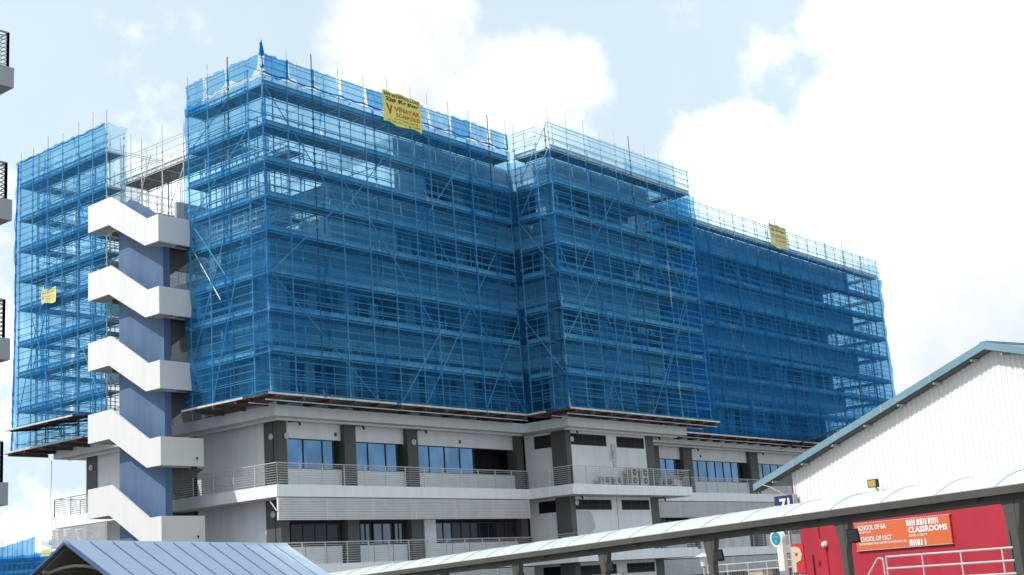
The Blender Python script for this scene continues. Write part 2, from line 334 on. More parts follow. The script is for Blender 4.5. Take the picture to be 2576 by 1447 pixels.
# window bays on the upper storey (pane sub-parts inside a frame part)
def window(x0, x1, y, z0, z1, divs, mat='glass', openr=0.):
    fr = MB(); t = .05
    fr.box(x0, x1, y-.03, y+.05, z1-t, z1).box(x0, x1, y-.03, y+.05, z0, z0+t)
    for d in divs: fr.box(d-.03, d+.03, y-.03, y+.05, z0+t, z1-t)
    fo = fr.build('window', 'frame', BL)
    pn = MB(); ds = list(divs)
    for a, b in zip(ds, ds[1:]):
        jx = random.uniform(-.004, .004)
        if b-a > .15: pn.quad((a+.03, y+.01, z0+t), (b-.03, y+.01+jx, z0+t), (b-.03, y+.01+jx, z1-t), (a+.03, y+.01, z1-t))
    g = pn.build('pane', mat, fo); g.location = (0, 0, 0)
    return fo
def bay4(x0, x1, divs, yw=1.5, zt=8.5, zs=6.9):
    MB().box(x0, x1, yw, yw+.2, zt, 9.36).build('upper_wall', 'white', BL)
    MB().box(x0, x1, yw, yw+.2, 5.911, zs).build('sill_wall', 'white', BL)
    window(x0+.01, x1-.01, yw+.08, zs, zt, divs)
bay4(1.81, 5.9, [1.83, 3.24, 4.6, 5.4])
bay4(6.76, 10.82, [6.78, 8.0, 9.4, 10.3])
bay4(11.7, 20.68, [11.72, 12.99, 14.33, 15.68, 16.92])
bay4(33.2, 36.2, [33.3, 34.6, 36.1])
bay4(36.9, 40.1, [36.95, 38.2, 39.4, 39.75])
bay4(41.35, 49.9, [41.4, 42.6, 43.9, 45.1, 46.3, 47.5, 48.6, 48.75])
bay4(51.2, 59.5, [51.25, 52.5, 53.8, 55.1, 56.4, 57.7, 59.0])
bay4(60.8, 68.4, [60.85, 62.2, 63.6, 65.0, 66.4, 68.3])
for x in (5.45, 15.6, 42.9, 35.0): MB().box(x, x+.16, 1.46, 1.495, 8.72, 8.92).build('vent', 'dark', BL)
# lower storeys on A and C: dark glazing over white sill panels
def low_bay(x0, x1, zf, divs, mats):
    for a, b, mt in mats:
        k = max(2, round((b-a)/.85)); window(a, b, 1.58, zf+1.0, zf+2.15, [a+.02+(b-a-.04)*i/k for i in range(k+1)], mt)
    mb = MB()
    for a, b in zip(divs, divs[1:]): mb.box(a+.035, b-.035, 1.5, 1.7, zf+.002, zf+.97)
    mb.build('sill_wall', 'wall', BL)
    MB().box(x0, x1, 1.5, 1.7, zf+2.2, zf+3.35).build('upper_wall', 'void', BL)  # near-black sheet in place of the shaded balcony behind the louvres
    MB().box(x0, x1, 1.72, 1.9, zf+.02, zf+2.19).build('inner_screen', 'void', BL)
for zf in (1.91, -2.09+.4):
    low_bay(2.05, 5.9, zf, [2.05, 3.11, 4.6, 5.75], [(2.2, 5.6, 'dglass')])
    low_bay(6.8, 10.8, zf, [7.0, 8.1, 9.57, 10.75], [(7.15, 7.95, 'mglass'), (8.15, 9.6, 'mglass'), (9.8, 10.5, 'mglass')])
    low_bay(11.8, 20.68, zf, [13.03, 14.5, 16.0, 17.5, 19.2, 20.6], [(13.1, 14.6, 'mglass'), (14.62, 20.3, 'dglass')])
    MB().box(12.05, 13.0, 1.35, 1.5, zf+.002, zf+2.3).build('pier', 'wall', BL)
    low_bay(33.2, 40.1, zf, [33.2, 35, 36.2, 37, 38.5, 40], [(33.4, 36, 'dglass'), (37, 40, 'mglass')])
    low_bay(41.35, 49.9, zf, [41.4, 43, 44.6, 46.2, 47.8, 49.2], [(41.6, 45, 'mglass'), (45.3, 49.5, 'dglass')])
    low_bay(51.2, 68.4, zf, [51.2, 53, 55, 57, 59.5, 62, 65, 68], [(51.4, 59, 'dglass'), (61, 68, 'dglass')])
# louvre sun screens under the slabs
for zt in (5.25, 1.25):
    louvre(.03, 20.05, -.02, -.02, zt-1.12, zt, BL); louvre(33.9, XE, -.02, -.02, zt-1.12, zt, BL)
    louvre(-.02, -.02, 14.6, YE, zt-1.12, zt, BL); louvre(.3, 4, YE-.05, YE-.05, zt-1.12, zt, BL)
MB().tube((.25, .9, 5.2), (-.02, .05, 4.6), .03).build('screen_strut', 'platedge', BL)
# block B walls
for zf, tall in ((5.911, 3.2), (1.911, 3.35), (GZ, 2.99)):
    zc = zf+2.55 if zf > GZ+1 else zf+2.2; top = min(zf+3.38, zf+tall+.15)
    top = {5.911: 9.36, 1.911: 5.28, GZ: 1.29}[zf]
    wh = 'white' if zf > 5 else 'wall'
    MB().box(21.84, 30.07, -2.2, -2.0, zf, zc).box(25.65, 26.75, -2.2, -2.0, zc, top).box(29.95, 30.07, -2.2, -2.0, zc, top).build('front_wall', wh, BL)
    MB().box(21.84, 30.07, -2.198, -2.02, top-.18, top).box(21.5, 21.7, -1.05, 1.2, zf, zc-.03).box(21.5, 21.7, .5, 1.2, zc-.03, top).box(21.5, 21.7, -1.05, .5, top-.12, top).build('return_wall', wh, BL)
    for a, b in ((21.86, 25.65), (26.75, 29.95)):
        w_ = window(a, b, -2.13, zc, top-.18, [a+.02, a+(b-a)*.34, a+(b-a)*.68, b-.02], 'void')
        sl_ = MB()
        for i in range(6): sl_.box(a+.05, b-.05, -2.18, -2.15, zc+.05+i*.055, zc+.07+i*.055)
        g = sl_.build('window_louvre', 'frame', w_); g.location = (0, 0, 0)
    MB().box(21.62, 21.68, -1.05, .5, zc-.03, top-.12).build('side_window', 'dglass', BL)
    MB().box(31.05, 33.2, 1.2, 1.4, zf, top).box(31.0, 31.2, -1.4, 1.2, zf, top).build('rear_return_wall', 'wall', BL)
MB().prism([(21.9, -2.203, 3.0), (23.3, -2.203, 3.0), (23.75, -2.203, 3.45), (23.5, -2.203, 4.1), (23.2, -2.203, 4.4), (21.9, -2.203, 4.42)], (0, .002, 0)).build('repair_patch', 'patch', BL)
MB().box(26.2, 26.24, -2.21, -2.201, 1.95, 5.28).build('joint', 'dark', BL)
# railings
yL = 8.6
for zf in (1.91, 5.91):
    rail_run([(.06, 8.43, 0), (.06, .06, 0), (20.15, .06, 0)], zf, BL)
    rail_run([(20.15, .06, 0), (20.15, -3.33, 0), (33.43, -3.33, 0), (33.43, .06, 0)], zf, BL)
    rail_run([(33.43, .06, 0), (XE, .06, 0)], zf, BL)
    rail_run([(.06, 11.5, 0), (.06, YE-.06, 0), (3.5, YE-.06, 0)], zf, BL)
rail_run([(.06, 8.4, 0), (.06, 5.0, 0)], 9.94, BL)
# downpipe stubs at the column heads, round wall lamps
for (x, y, z) in ((2.3, 1.05, 9.2), (6.95, 1.05, 9.2), (11.95, 1.05, 9.2), (31.3, -2.3, 9.2), (41.6, 1.05, 9.2), (51.4, 1.05, 9.2), (31.3, -2.3, 5.15), (22.0, -2.35, 5.2), (22.0, -2.35, 9.25)):
    MB().path([(x-.35, y+.2, z+.12), (x, y-.15, z+.12), (x+.12, y-.2, z+.0), (x+.12, y-.2, z-.12)], .06, 6).build('drain_pipe', 'black', BL)
for (x, y, z, ax) in ((1.22, 1.75, 8.55, 0), (1.22, 1.75, 4.55, 0), (1.75, 1.17, 8.55, 1), (1.22, 17.9, 8.7, 0), (1.22, 17.9, 4.6, 0), (21.9, -2.23, 8.8, 1), (21.9, -2.23, 4.9, 1), (11.3, 1.17, 8.6, 1)):
    d = Vector((-.05, 0, 0)) if ax == 0 else Vector((0, -.05, 0))
    MB().tube(Vector((x, y, z)), Vector((x, y, z))+d, .17, 14, True).tube(Vector((x, y, z))+d, Vector((x, y, z))+d*2.2, .12, 14, True, .05).build('wall_lamp', 'rail', BL)
for y_ in (1.62, ): MB().box(1.225, 1.239, y_-.03, y_+.03, GZ, 9.3).build('column_joint', 'black', BL)
# electrical panel on the B wall
ep = MB().box(26.05, 26.45, -2.3, -2.204, 8.15, 8.62).box(26.1, 26.42, -2.36, -2.204, 7.75, 8.12).box(26.15, 26.4, -2.3, -2.204, 7.2, 7.55)
ep.path([(26.1, -2.25, 8.2), (25.85, -2.3, 8.0), (25.82, -2.3, 7.75), (26.0, -2.3, 7.55), (26.1, -2.3, 7.7)], .025); ep.tube((26.45, -2.26, 7.2), (26.45, -2.26, 8.6), .02)
tag(ep.build('electrical_cabinet', 'acw'), 'grey electrical boxes and looped cables on the white wall between two louvred windows', 'electrical box')
MB().box(26.2, 26.5, -2.3, -2.204, .1, .6).build('cable_box', 'acw', BL)

# upper storeys behind the nets
def mass(z0, z1, x0, x1, y0, y1, name='upper_storey'):
    return MB().box(x0, x1, y0, y1, z0, z1).build(name, 'void', BL)
floors = [9.94, 13.8, 17.65, 21.5, 25.35]
xe_f = [66.0, 66.0, 69.5, 69.5, 69.5]
steps = {9.94: 0., 13.8: 0., 17.65: 0., 21.5: 5.9, 25.35: 9.0}
YU = 14.5
for i, zf in enumerate(floors[:-1]):
    zn = floors[i+1]; x0 = {0: 0., 1: 0., 2: 4.4, 3: 9.6}[i]; xe = xe_f[i+1]
    mass(zf+.01, zn-.52, x0+1.8, xe-1.2, 2.2, YU-1, 'room_core')
    mass(zf+.01, zn-.52, 21.9, 30.0, -1.4, 2.19, 'room_core')
    # slab + parapet band
    sb = MB()
    sb.prism([(x0, 0, zn-.5), (20.09, 0, zn-.5), (20.09, -3.39, zn-.5), (31.5, -3.39, zn-.5), (31.5, 0, zn-.5), (xe, 0, zn-.5), (xe, YU, zn-.5), (x0, YU, zn-.5)], (0, 0, .5))
    sb.build('floor_slab', 'white', BL)
    z0 = zn+.001; z1 = zn+1.0
    for bx in ((x0+.15, 20.09, 0, .15), (20.09, 20.24, -3.39, .15), (20.24, 31.5, -3.39, -3.24), (31.35, 31.5, -3.24, 0), (31.35, xe, .001, .15), (x0, x0+.15, .0, 4.6), (x0, x0+.15, 11.0, YU), (xe-.15, xe, .15, YU)):
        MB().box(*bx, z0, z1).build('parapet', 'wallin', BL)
    rail_run([(x0+.08, 11.0, 0), (x0+.08, 4.6, 0)], zn+.002, BL, h=1.05, n=7)
    # columns, windows and white panels between the bands
    xs = [1.3+4.95*k for k in range(14)]
    for x in xs:
        if x < x0+.5 or x > xe-1: continue
        y_ = -2.2 if 20.5 < x < 31 else 1.2
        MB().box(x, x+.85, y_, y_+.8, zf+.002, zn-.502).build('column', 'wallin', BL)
        if x+4.95 < xe and x+4.95 < 70:
            a = x+.9; 
            rr_ = random.random()
            MB().box(a, min(a+4.0, xe-1), y_+.32, y_+.45, zf+.002, zf+1.0).build('sill_wall', 'grey' if rr_ < .4 else 'dark', BL)  # these walls are coloured dark to imitate shaded voids behind the nets
            MB().box(a, min(a+4.0, xe-1), y_+.34, y_+.42, zn-1.1, zn-.505).build('upper_wall', 'dark', BL)
            if rr_ < .35: MB().box(a+1.0*(1+rr_*2), a+1.0*(1+rr_*2)+.7, y_+.3, y_+.4, zf+1.01, zn-1.11).build('wall_panel', 'wallin', BL)
            if rr_ > .35: MB().box(a, a+3.2, y_+.38, y_+.41, zf+1.01, zn-1.11).build('window', 'mglass' if rr_ > .7 else 'dglass', BL)
    rail_run([(.3 if i < 2 else x0+.3, .3, 0), (20, .3, 0)], zf+.35, BL, h=1.1, n=6, step=1.8)
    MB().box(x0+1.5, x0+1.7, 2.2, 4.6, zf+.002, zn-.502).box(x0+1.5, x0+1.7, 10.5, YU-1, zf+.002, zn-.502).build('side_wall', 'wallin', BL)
    MB().box(x0+1.55, x0+1.7, 4.6, 10.5, zf+.002, zn-.502).build('side_wall', 'dark', BL)  # charcoal sheet painted as a shaded opening
# stepped roof end blocks
MB().box(4.4, 6.9, .02, YU, 18.66, 20.9).build('roof_step', 'white', BL)
MB().box(6.9, 9.6, .02, YU, 18.66, 21.62).build('roof_step', 'white', BL)
MB().box(9.6, 12.3, .02, YU, 22.51, 24.9).build('roof_step', 'white', BL)
MB().box(12.3, 14.0, .02, YU, 25.36, 26.9).build('roof_step', 'white', BL)
MB().box(14.0, 20.0, .2, YU, 26.355, 26.45).box(20.3, 31.3, -3.2, YU, 26.355, 26.45).box(31.3, 69, .2, YU, 26.355, 26.45).build('roof', 'soffit', BL)
rail_run([(6.95, YU, 0), (6.95, .1, 0), (9.5, .1, 0)], 21.62, BL, h=1.1, n=8)
rail_run([(4.5, YU, 0), (4.5, .1, 0), (6.8, .1, 0)], 20.9, BL, h=.9, n=6)
rail_run([(9.7, YU, 0), (9.7, .1, 0)], 24.9, BL, h=1.0, n=7)

# ------------------------------------------------------------------ stair tower
tower = MB().prism([(-2.78, 5.3, GZ), (-2.78, 9.25, GZ), (-2.78, 9.25, 22.0), (-2.78, 8.2, 22.2), (-2.78, 5.3, 20.4)], (.42, 0, 0)).build('stair_tower', 'blue', BL)
def sub(mb, name, mat, smooth=False):
    o = mb.build(name, mat, tower, smooth); o.location = (0, 0, 0); return o
for zt in (20.3, 16.45, 12.58, 8.68, 4.72):
    zb = zt-1.45; up = 1.95
    prof = [(10.64, zt+up-.05), (8.55, zt+up), (5.35, zt-.02), (4.31, zt), (4.31, zb), (5.5, zb), (8.72, zb+up-.1), (10.64, zb+up-.13)]
    sub(MB().prism([(-3.78, y, z) for y, z in prof], (.14, 0, 0)), 'stair_parapet', 'stairwhite')
    sub(MB().box(-3.64, -1.12, 4.31, 4.45, zb, zt), 'landing_parapet', 'stairwhite')
    sub(MB().box(-3.64, -1.12, 10.5, 10.64, zb+up-.13, zt+up-.05), 'landing_parapet', 'stairwhite')
    so_ = MB().prism([(-3.64, 4.45, zb+.05), (-3.64, 5.55, zb+.05), (-3.64, 8.74, zb+up-.05), (-3.64, 10.5, zb+up-.08), (-3.64, 10.5, zb+up+.1), (-3.64, 8.7, zb+up+.12), (-3.64, 5.5, zb+.25), (-3.64, 4.45, zb+.22)], (.85, 0, 0))
    sub(so_, 'stair_flight', 'soffit')
    sub(MB().box(-2.35, -1.12, 4.45, 5.9, zb+.05, zb+.22), 'landing_slab', 'dark')  # both landing slabs coloured dark as the shade between the flights
    sub(MB().box(-2.35, 1.24, 8.9, 10.5, zb+up-.08, zb+up+.1), 'landing_slab', 'dark')
    sub(MB().prism([(-2.36, 5.5, zb+.04), (-.2, 5.5, zb+.04), (-2.36, 5.5, zb-1.5)], (0, .3, 0)), 'stair_bracket', 'dark')
    sub(MB().tube((-1.6, 4.3, zb+.42), (-1.6, 4.18, zb+.42), .035, 8, True).tube((-1.6, 4.22, zb+.46), (-1.6, 4.22, zb+.3), .02, 6, True), 'rain_spout', 'black')
    sub(MB().box(-3.2, -1.5, 4.9, 5.0, zb-.02, zb+.048), 'batten_lamp', 'acw')
sub(MB().box(-1.2, 1.0, 6.2, 6.4, 18.0, 21.9), 'head_wall', 'wallin')

# ------------------------------------------------------------------ scaffolding
DECKS = [12.33, 14.47, 16.34, 18.56, 20.36, 22.25, 24.2, 26.35]
SB, ST = 10.19, 27.98
USED = set()
def scaffold_run(root, axis, c_out, c_in, pos, zb=SB, zt=ST, decks=DECKS, rnd=1, inner_top=None, deck_rng=None, dz=None):
    """axis 'x': run along x with outer face at y=c_out; axis 'y': along y with outer face at x=c_out"""
    def V(s, c, z): return (s, c, z) if axis == 'x' else (c, s, z)
    rg = random.Random(rnd)
    def bar(mb, s0, s1, c, z, r=.028): mb.tube(V(s0, c, z), V(s1, c, z), r, 5)
    s0, s1 = min(pos), max(pos)
    for c in (c_out, c_in):
        for s in pos:
            kk = tuple(round(v, 1) for v in V(s, c, 0)[:2])
            if kk in USED: continue
            USED.add(kk)
            top = zt+rg.uniform(.55, 1.15)*(1 if c == c_out else rg.choice((-1.0, .2, .8)))
            mb = MB().tube(V(s, c, zb-.05), V(s, c, top), .036, 6)
            for z in decks:
                for k in (-.06, .5, 1.0):
                    p = V(s, c, z+k); mb.box(p[0]-.055, p[0]+.055, p[1]-.055, p[1]+.055, p[2]-.05, p[2]+.05)
            mb.build('standard', 'rusty' if rg.random() < .14 else 'steel', root)
    for z in decks+[zb+.25]:
        mb = MB()
        for c in (c_out, c_in):
            bar(mb, s0-.1, s1+.1, c, z-.12)
        for k in (.52, .62, 1.02, 1.42): bar(mb, s0-.15+.07*rg.random(), s1+.15, c_out+0, z+k+rg.uniform(-.03, .03), .022)
        if z < 26: bar(mb, s0, s1, c_in, z+.55); bar(mb, s0, s1, c_in, z+1.05)
        for s in pos: e = .25 if c_out < c_in else -.25; mb.tube(V(s, c_out-e*.6, z-.07), V(s, c_in+e*1.2, z-.07), .026, 5)
        mb.build('ledger_frame', 'steel', root)
    if decks and zt-decks[-1] > 1.2:
        mb = MB(); bar(mb, s0-.2, s1+.2, c_out, zt-.02, .03); bar(mb, s0-.1, s1+.1, c_in, zt-.35)
        mb.build('top_rail', 'steel', root)
    lo, hi = (min(c_out, c_in), max(c_out, c_in))
    for z in decks:
        mb = MB(); a = s0
        while a < s1-.01:                       # planks laid bay by bay with small gaps
            b = min(a+1.83, s1); zz = z+rg.uniform(-.015, .015)
            for k in range(4):
                w = (hi-lo)/4; q0 = lo+k*w+.012; q1 = lo+(k+1)*w-.012
                p = V(a+.01, q0, zz-.05); q = V(b-.01, q1, zz); mb.box(min(p[0], q[0]), max(p[0], q[0]), min(p[1], q[1]), max(p[1], q[1]), p[2], q[2])
            a = b
        mb.build('deck', 'deck', root)
        e = .05 if c_out < c_in else -.05; mb = MB()   # toe board with ribs
        p = V(s0, c_out+e, z-.02); q = V(s1, c_out+e*1.6, z+.22); mb.box(min(p[0], q[0]), max(p[0], q[0]), min(p[1], q[1]), max(p[1], q[1]), p[2], q[2])
        s = s0+.3
        while s < s1-.2:
            p = V(s, c_out+e*.2, z-.03); q = V(s+.05, c_out+e, z+.24); mb.box(min(p[0], q[0]), max(p[0], q[0]), min(p[1], q[1]), max(p[1], q[1]), p[2], q[2]); s += .62
        mb.box(*[v for pr in zip(V(s0, c_out-e*.2, z+.22), V(s1, c_out+e*1.8, z+.25)) for v in sorted(pr)])
        mb.build('toe_board', 'toe', root)
def brace(root, p, q): MB().tube(p, q, .03, 5).build('brace', 'steel', root)
def net_sheet(root, axis, c, s0, s1, z0, z1, mat='net', rnd=0, out=-1, ragged=.0, name='net_sheet', sag=.0, flare=0.):
    rg = random.Random(rnd); ns = max(4, int((s1-s0)/.22)); nz_ = max(3, int((z1-z0)/.33)); mb = MB()
    ph = [rg.uniform(0, 6.28) for _ in range(8)]; off = rg.uniform(.14, .18)
    lv = DECKS+[SB, ST]
    for j in range(nz_+1):
        z = z0+(z1-z0)*j/nz_
        d = min(abs(z-(q+1.0)) for q in lv)
        for i in range(ns+1):
            t = i/ns; s = s0+(s1-s0)*t
            tie = min(1, d/.9); edge = min(t, 1-t)*(s1-s0)
            b = off+.10*tie*(.5+.5*math.sin(s*1.7+ph[0]+z*.25))+.06*math.sin(s*7.3+ph[1]+math.sin(z*.8+ph[2])*1.6)*(.4+.6*tie)+.025*math.sin(s*15+ph[3]+z*.6)
            ds = .05*math.sin(z*2.1+ph[4])+.035*math.sin(z*5.3+ph[5])
            if edge < .3: b += .05*math.sin(z*3+ph[6])
            zz = z
            if j == 0: zz = z+ragged*math.sin(s*2.3+ph[7])+ragged*.6*math.sin(s*6.1+ph[1])-sag*math.sin(math.pi*((s-s0)/1.85 % 1))*.3
            if j == nz_: zz = z-(.05+.04*math.sin(s*9+ph[2]))*abs(math.sin(math.pi*((s-s0)/1.85)))
            if flare and z < z0+1.2: b += flare*(1-(z-z0)/1.2)*(.5+.5*math.sin(s*3.4+ph[3]))
            p = (s+ds*(1 if edge < .25 else .3), c+out*b, zz)
            mb.v.append(p if axis == 'x' else (p[1], p[0], p[2]))
    for j in range(nz_):
        for i in range(ns): a = j*(ns+1)+i; mb.f.append((a, a+1, a+ns+2, a+ns+1))
    return mb.build(name, mat, root, True)
def nets(root, axis, c, s0, s1, z0, z1, step=3.7, mat='net', seed=0, **k):
    n = max(1, round((s1-s0)/step)); d = (s1-s0)/n
    for i in range(n): net_sheet(root, axis, c-.035*(i % 2), s0+i*d-.05, s0+(i+1)*d+.06, z0, z1, mat, seed*50+i, **k)
def base_platform(root, x0, x1, y0, y1, z=SB, step=1.8, along='x', seed=1):
    rg = random.Random(seed); mb = MB()
    if along == 'x':
        a = x0
        while a < x1-.01:
            b = min(a+step*.97, x1)
            for k in range(6):
                w = (y1-y0)/6; mb.box(a, b, y0+k*w+.02, y0+(k+1)*w-.02, z-.13+rg.uniform(-.01, .01), z-.06)
            a += step
        mb.build('base_platform', 'plat', root)
        MB().box(x0, x1, y0-.04, y0, z-.12, z-.02).build('platform_edge', 'platedge', root)
        a = x0+.4; i = 0
        while a < x1:
            MB().box(a, a+.10, y0-.12, y1, z-.31, z-.14).build('cantilever_beam', 'redsteel' if (i % 2 == 0) else 'plat', root); a += step*.98; i += 1
        MB().tube((x0, y0+.25, z-.36), (x1, y0+.25, z-.36), .03).tube((x0, y1-.4, z-.36), (x1, y1-.4, z-.36), .03).build('platform_tube', 'steel', root)
    else:
        a = y0
        while a < y1-.01:
            b = min(a+step*.97, y1)
            for k in range(6):
                w = (x1-x0)/6; mb.box(x0+k*w+.02, x0+(k+1)*w-.02, a, b, z-.13+rg.uniform(-.01, .01), z-.06)
            a += step
        mb.build('base_platform', 'plat', root)
        MB().box(x0-.04, x0, y0, y1, z-.12, z-.02).build('platform_edge', 'platedge', root)
        a = y0+.4; i = 0
        while a < y1:
            MB().box(x0-.12, x1, a, a+.10, z-.31, z-.14).build('cantilever_beam', 'redsteel' if (i % 3 == 0) else 'plat', root); a += step*.98; i += 1

G_ = 'netted scaffolds round the campus building'
SO = 1.56
# --- A: corner scaffold
A = thing('scaffold', (-SO, -SO, SB), 'tall corner scaffold in blue netting under the large yellow banner, right of the zigzag stair', 'scaffold', G_)
pA = [-SO, .12, 1.92, 3.85, 5.8, 7.69, 9.62, 11.05, 12.9, 14.73, 16.58, 18.3]
pAl = [-.4, 1.18, 2.91, 4.6]
scaffold_run(A, 'x', -SO, -.4, pA, rnd=3)
scaffold_run(A, 'y', -SO, -.4, pAl, rnd=4)
nets(A, 'x', -SO, -SO-.17, 18.3, SB-.05, 26.78, seed=1, ragged=.05, flare=.12)
nets(A, 'y', -SO, -SO-.17, 4.65, SB-.05, 26.7, seed=2, step=3.1, ragged=.05, flare=.12)
for i, (a, b) in enumerate(zip(pA, pA[1:])):
    if 7.0 < (a+b)/2 < 9.6: continue
    g = .05+random.random()*.22 if i not in (0,) else .02
    net_sheet(A, 'x', -SO, a+.04, b-g, 27.02-random.random()*.12, ST, 'net' if i % 4 else 'netdark', 300+i, ragged=.09, name='top_net', sag=.5)
for i, (a, b) in enumerate(((-SO, 1.1), (1.2, 2.85), (2.95, 4.62))):
    net_sheet(A, 'y', -SO, a+.05, b-.08, 26.95 if i < 2 else 26.3, ST, 'net', 330+i, ragged=.12, name='top_net')
# gathered dark hems of the top nets
def hem(root, pts, rad=.05, mat='netdark', seed=0):
    rg = random.Random(seed); out_ = []
    for a, b in zip(pts, pts[1:]):
        a, b = Vector(a), Vector(b); n = max(3, int((b-a).length/.25))
        for i in range(n): t = i/n; out_.append(a+(b-a)*t+Vector((0, rg.uniform(-.02, .02), -.10*math.sin(math.pi*t)+rg.uniform(-.03, .03))))
    out_.append(Vector(pts[-1])); mb = MB()
    for a, b in zip(out_, out_[1:]): mb.tube(a, b, rad*rg.uniform(.6, 1.2), 5)
    mb.build('gathered_hem', mat, root)
for i, (a, b) in enumerate(zip(pA, pA[1:])):
    if 7.0 < (a+b)/2 < 9.6: continue
    hem(A, [(a, -SO-.1, 27.0), (b, -SO-.1, 27.02)], .05, seed=i)
for i, (x, y) in enumerate([(-SO, -SO), (pA[1], -SO-.08), (pA[2], -SO-.08), (-SO, 1.18), (18.3, -SO-.05)]):
    hem(A, [(x, y, 28.05 if i else 28.6), (x+.05, y, 27.0 if i else 27.2)], .085 if i == 0 else .06, seed=20+i)
mb = MB().tube((-SO, -SO-.05, 27.9), (-SO-.02, -SO-.05, 28.75), .16, 6, False, .015); mb.build('gathered_hem', 'netdark', A)
for (a, b) in (((3.85, 22.2), (7.7, 28-9.7)), ((-1.5, 26.3), (3.85, 20.4)), ((-1.4, 16.3), (3.2, 20.4)), ((3.85, 20.4), (7.7, 24.8)), ((-1.3, 16.3), (5.8, 10.3)), ((9.62, 10.3), (16.5, 20)), ((7.7, 10.3), (11, 14.4)), ((11, 14.4), (5.8, 20.3)), ((11.1, 20.3), (18.2, 10.4)), ((14.7, 10.3), (18.3, 16.0)), ((9.6, 20.3), (14.7, 26.2))):
    brace(A, (a[0], -SO-.03, a[1]), (b[0], -SO-.03, b[1]))
for (a, b) in (((4.6, 20.4), (1.2, 16.2)), ((2.9, 10.3), (.2, 18.4)), ((-.4, 24.2), (4.4, 20.4)), ((4.6, 12.3), (1.2, 20.0)), ((4.5, 24.2), (1.1, 26.3))):
    brace(A, (-SO-.03, a[0], a[1]), (-SO-.03, b[0], b[1]))
tag(MB().tube((-SO-.22, 4.55, 19.3), (-SO-.2, 1.9, 15.5), .035, 6, True).build('loose_tube'), 'bare silver tube slanting outside the blue net, just right of the zigzag stair', 'scaffold tube') if False else None
_t = MB().tube((-SO-.22, 4.55, 19.3), (-SO-.2, 1.9, 15.5), .028, 6, True).build('brace', 'toe', A)
base_platform(A, -SO-.45, 18.4, -SO-.35, .0, seed=2)
base_platform(A, -SO-.45, -.02, .02, 4.9, along='y', seed=3)
# ladders
def ladder(root, x, y, z0, z1, lean=.3):
    mb = MB(); mb.tube((x, y, z0), (x+lean, y, z1), .025, 5).tube((x+.42, y, z0), (x+.42+lean, y, z1), .025, 5)
    n = int((z1-z0)/.28)
    for i in range(n): t = (i+.5)/n; mb.tube((x+lean*t, y, z0+(z1-z0)*t), (x+.42+lean*t, y, z0+(z1-z0)*t), .018, 4)
    mb.build('ladder', 'toe', root)
for x, i in ((11.6, 1), (4.2, 0), (6.9, 3), (14.9, 4), (3.0, 5)): ladder(A, x, -.95, ([SB]+DECKS)[i], ([SB]+DECKS)[i+1]+.7, 0.0)
# jack feet along the base
for x in pA: MB().tube((x, -SO-.02, SB-.05), (x, -SO-.02, SB+.35), .055, 6).box(x-.1, x+.1, -SO-.12, -SO+.08, SB-.055, SB-.03).build('base_jack', 'steel', A)
# netting-covered tubes poking through at the corner
for z in (11.2, 12.0, 12.6, 13.6, 14.2, 16.0, 18.1):
    MB().tube((-SO-.35, -SO-.1, z), (-SO+.5, -SO-.1, z+.02), .022, 5, True).build('tube_end', 'redsteel', A)

# --- B: middle scaffold
B = thing('scaffold', (18.34, -4.8, SB), 'middle scaffold in blue netting projecting forward round the wing with two sides showing', 'scaffold', G_)
pB = [18.5, 20.36, 22.21, 23.96, 25.58, 27.38, 29.19, 30.84, 32.7, 34.5]
pBl = [-4.8+1.1, -2.6]
scaffold_run(B, 'x', -4.8, -3.7, pB, rnd=5)
scaffold_run(B, 'y', 18.5, 19.6, [-3.7, -2.0], rnd=6)
scaffold_run(B, 'y', 34.5, 33.4, [-3.7, -1.2], rnd=7)
nets(B, 'x', -4.8, 18.3, 34.6, SB-.05, 26.1, seed=3, ragged=.05, flare=.15)
nets(B, 'y', 18.5, -4.97, -1.6, SB-.05, 26.1, seed=4, step=3.1, ragged=.05, mat='net')
nets(B, 'y', 34.5, -4.8, -1.1, SB-.05, 26.1, seed=41, step=3.7, ragged=.05)
nets(B, 'x', -4.8, 18.45, 34.5, 26.15, ST, seed=5, mat='sheer', name='top_net')
nets(B, 'x', -3.7, 28.0, 34.4, 26.15, ST-.2, seed=55, mat='sheer', name='top_net')
nets(B, 'y', 18.5, -4.8, -1.7, 26.15, ST, seed=6, step=3.1, mat='sheer', name='top_net')
for (a, b) in (((18.6, 20.3), (24, 10.3)), ((22.2, 10.3), (27.4, 20.2)), ((18.8, 14.5), (22.2, 18.5)), ((22.2, 18.5), (25.6, 10.4)), ((27.4, 10.3), (32.7, 18)), ((32.7, 18), (29.2, 25)), ((29.2, 12.3), (34.4, 22)), ((26, 26.2), (30.8, 18.5)), ((20.4, 18.5), (25.6, 25))):
    brace(B, (a[0], -4.84, a[1]), (b[0], -4.84, b[1]))
for (a, b) in (((-2.0, 22.2), (-4.7, 18.5)), ((-1.8, 16.2), (-4.7, 12.3)), ((-4.7, 26.3), (-2, 22.2)), ((-2, 24.2), (-4.7, 27.9))): brace(B, (18.45, a[0], a[1]), (18.45, b[0], b[1]))
base_platform(B, 18.0, 34.9, -5.2, -3.41, seed=5)
base_platform(B, 18.0, 20.05, -3.39, -1.62, along='y', seed=6)
for x in pB: MB().tube((x, -4.82, SB-.05), (x, -4.82, SB+.35), .055, 6).box(x-.1, x+.1, -4.92, -4.72, SB-.055, SB-.03).build('base_jack', 'steel', B)

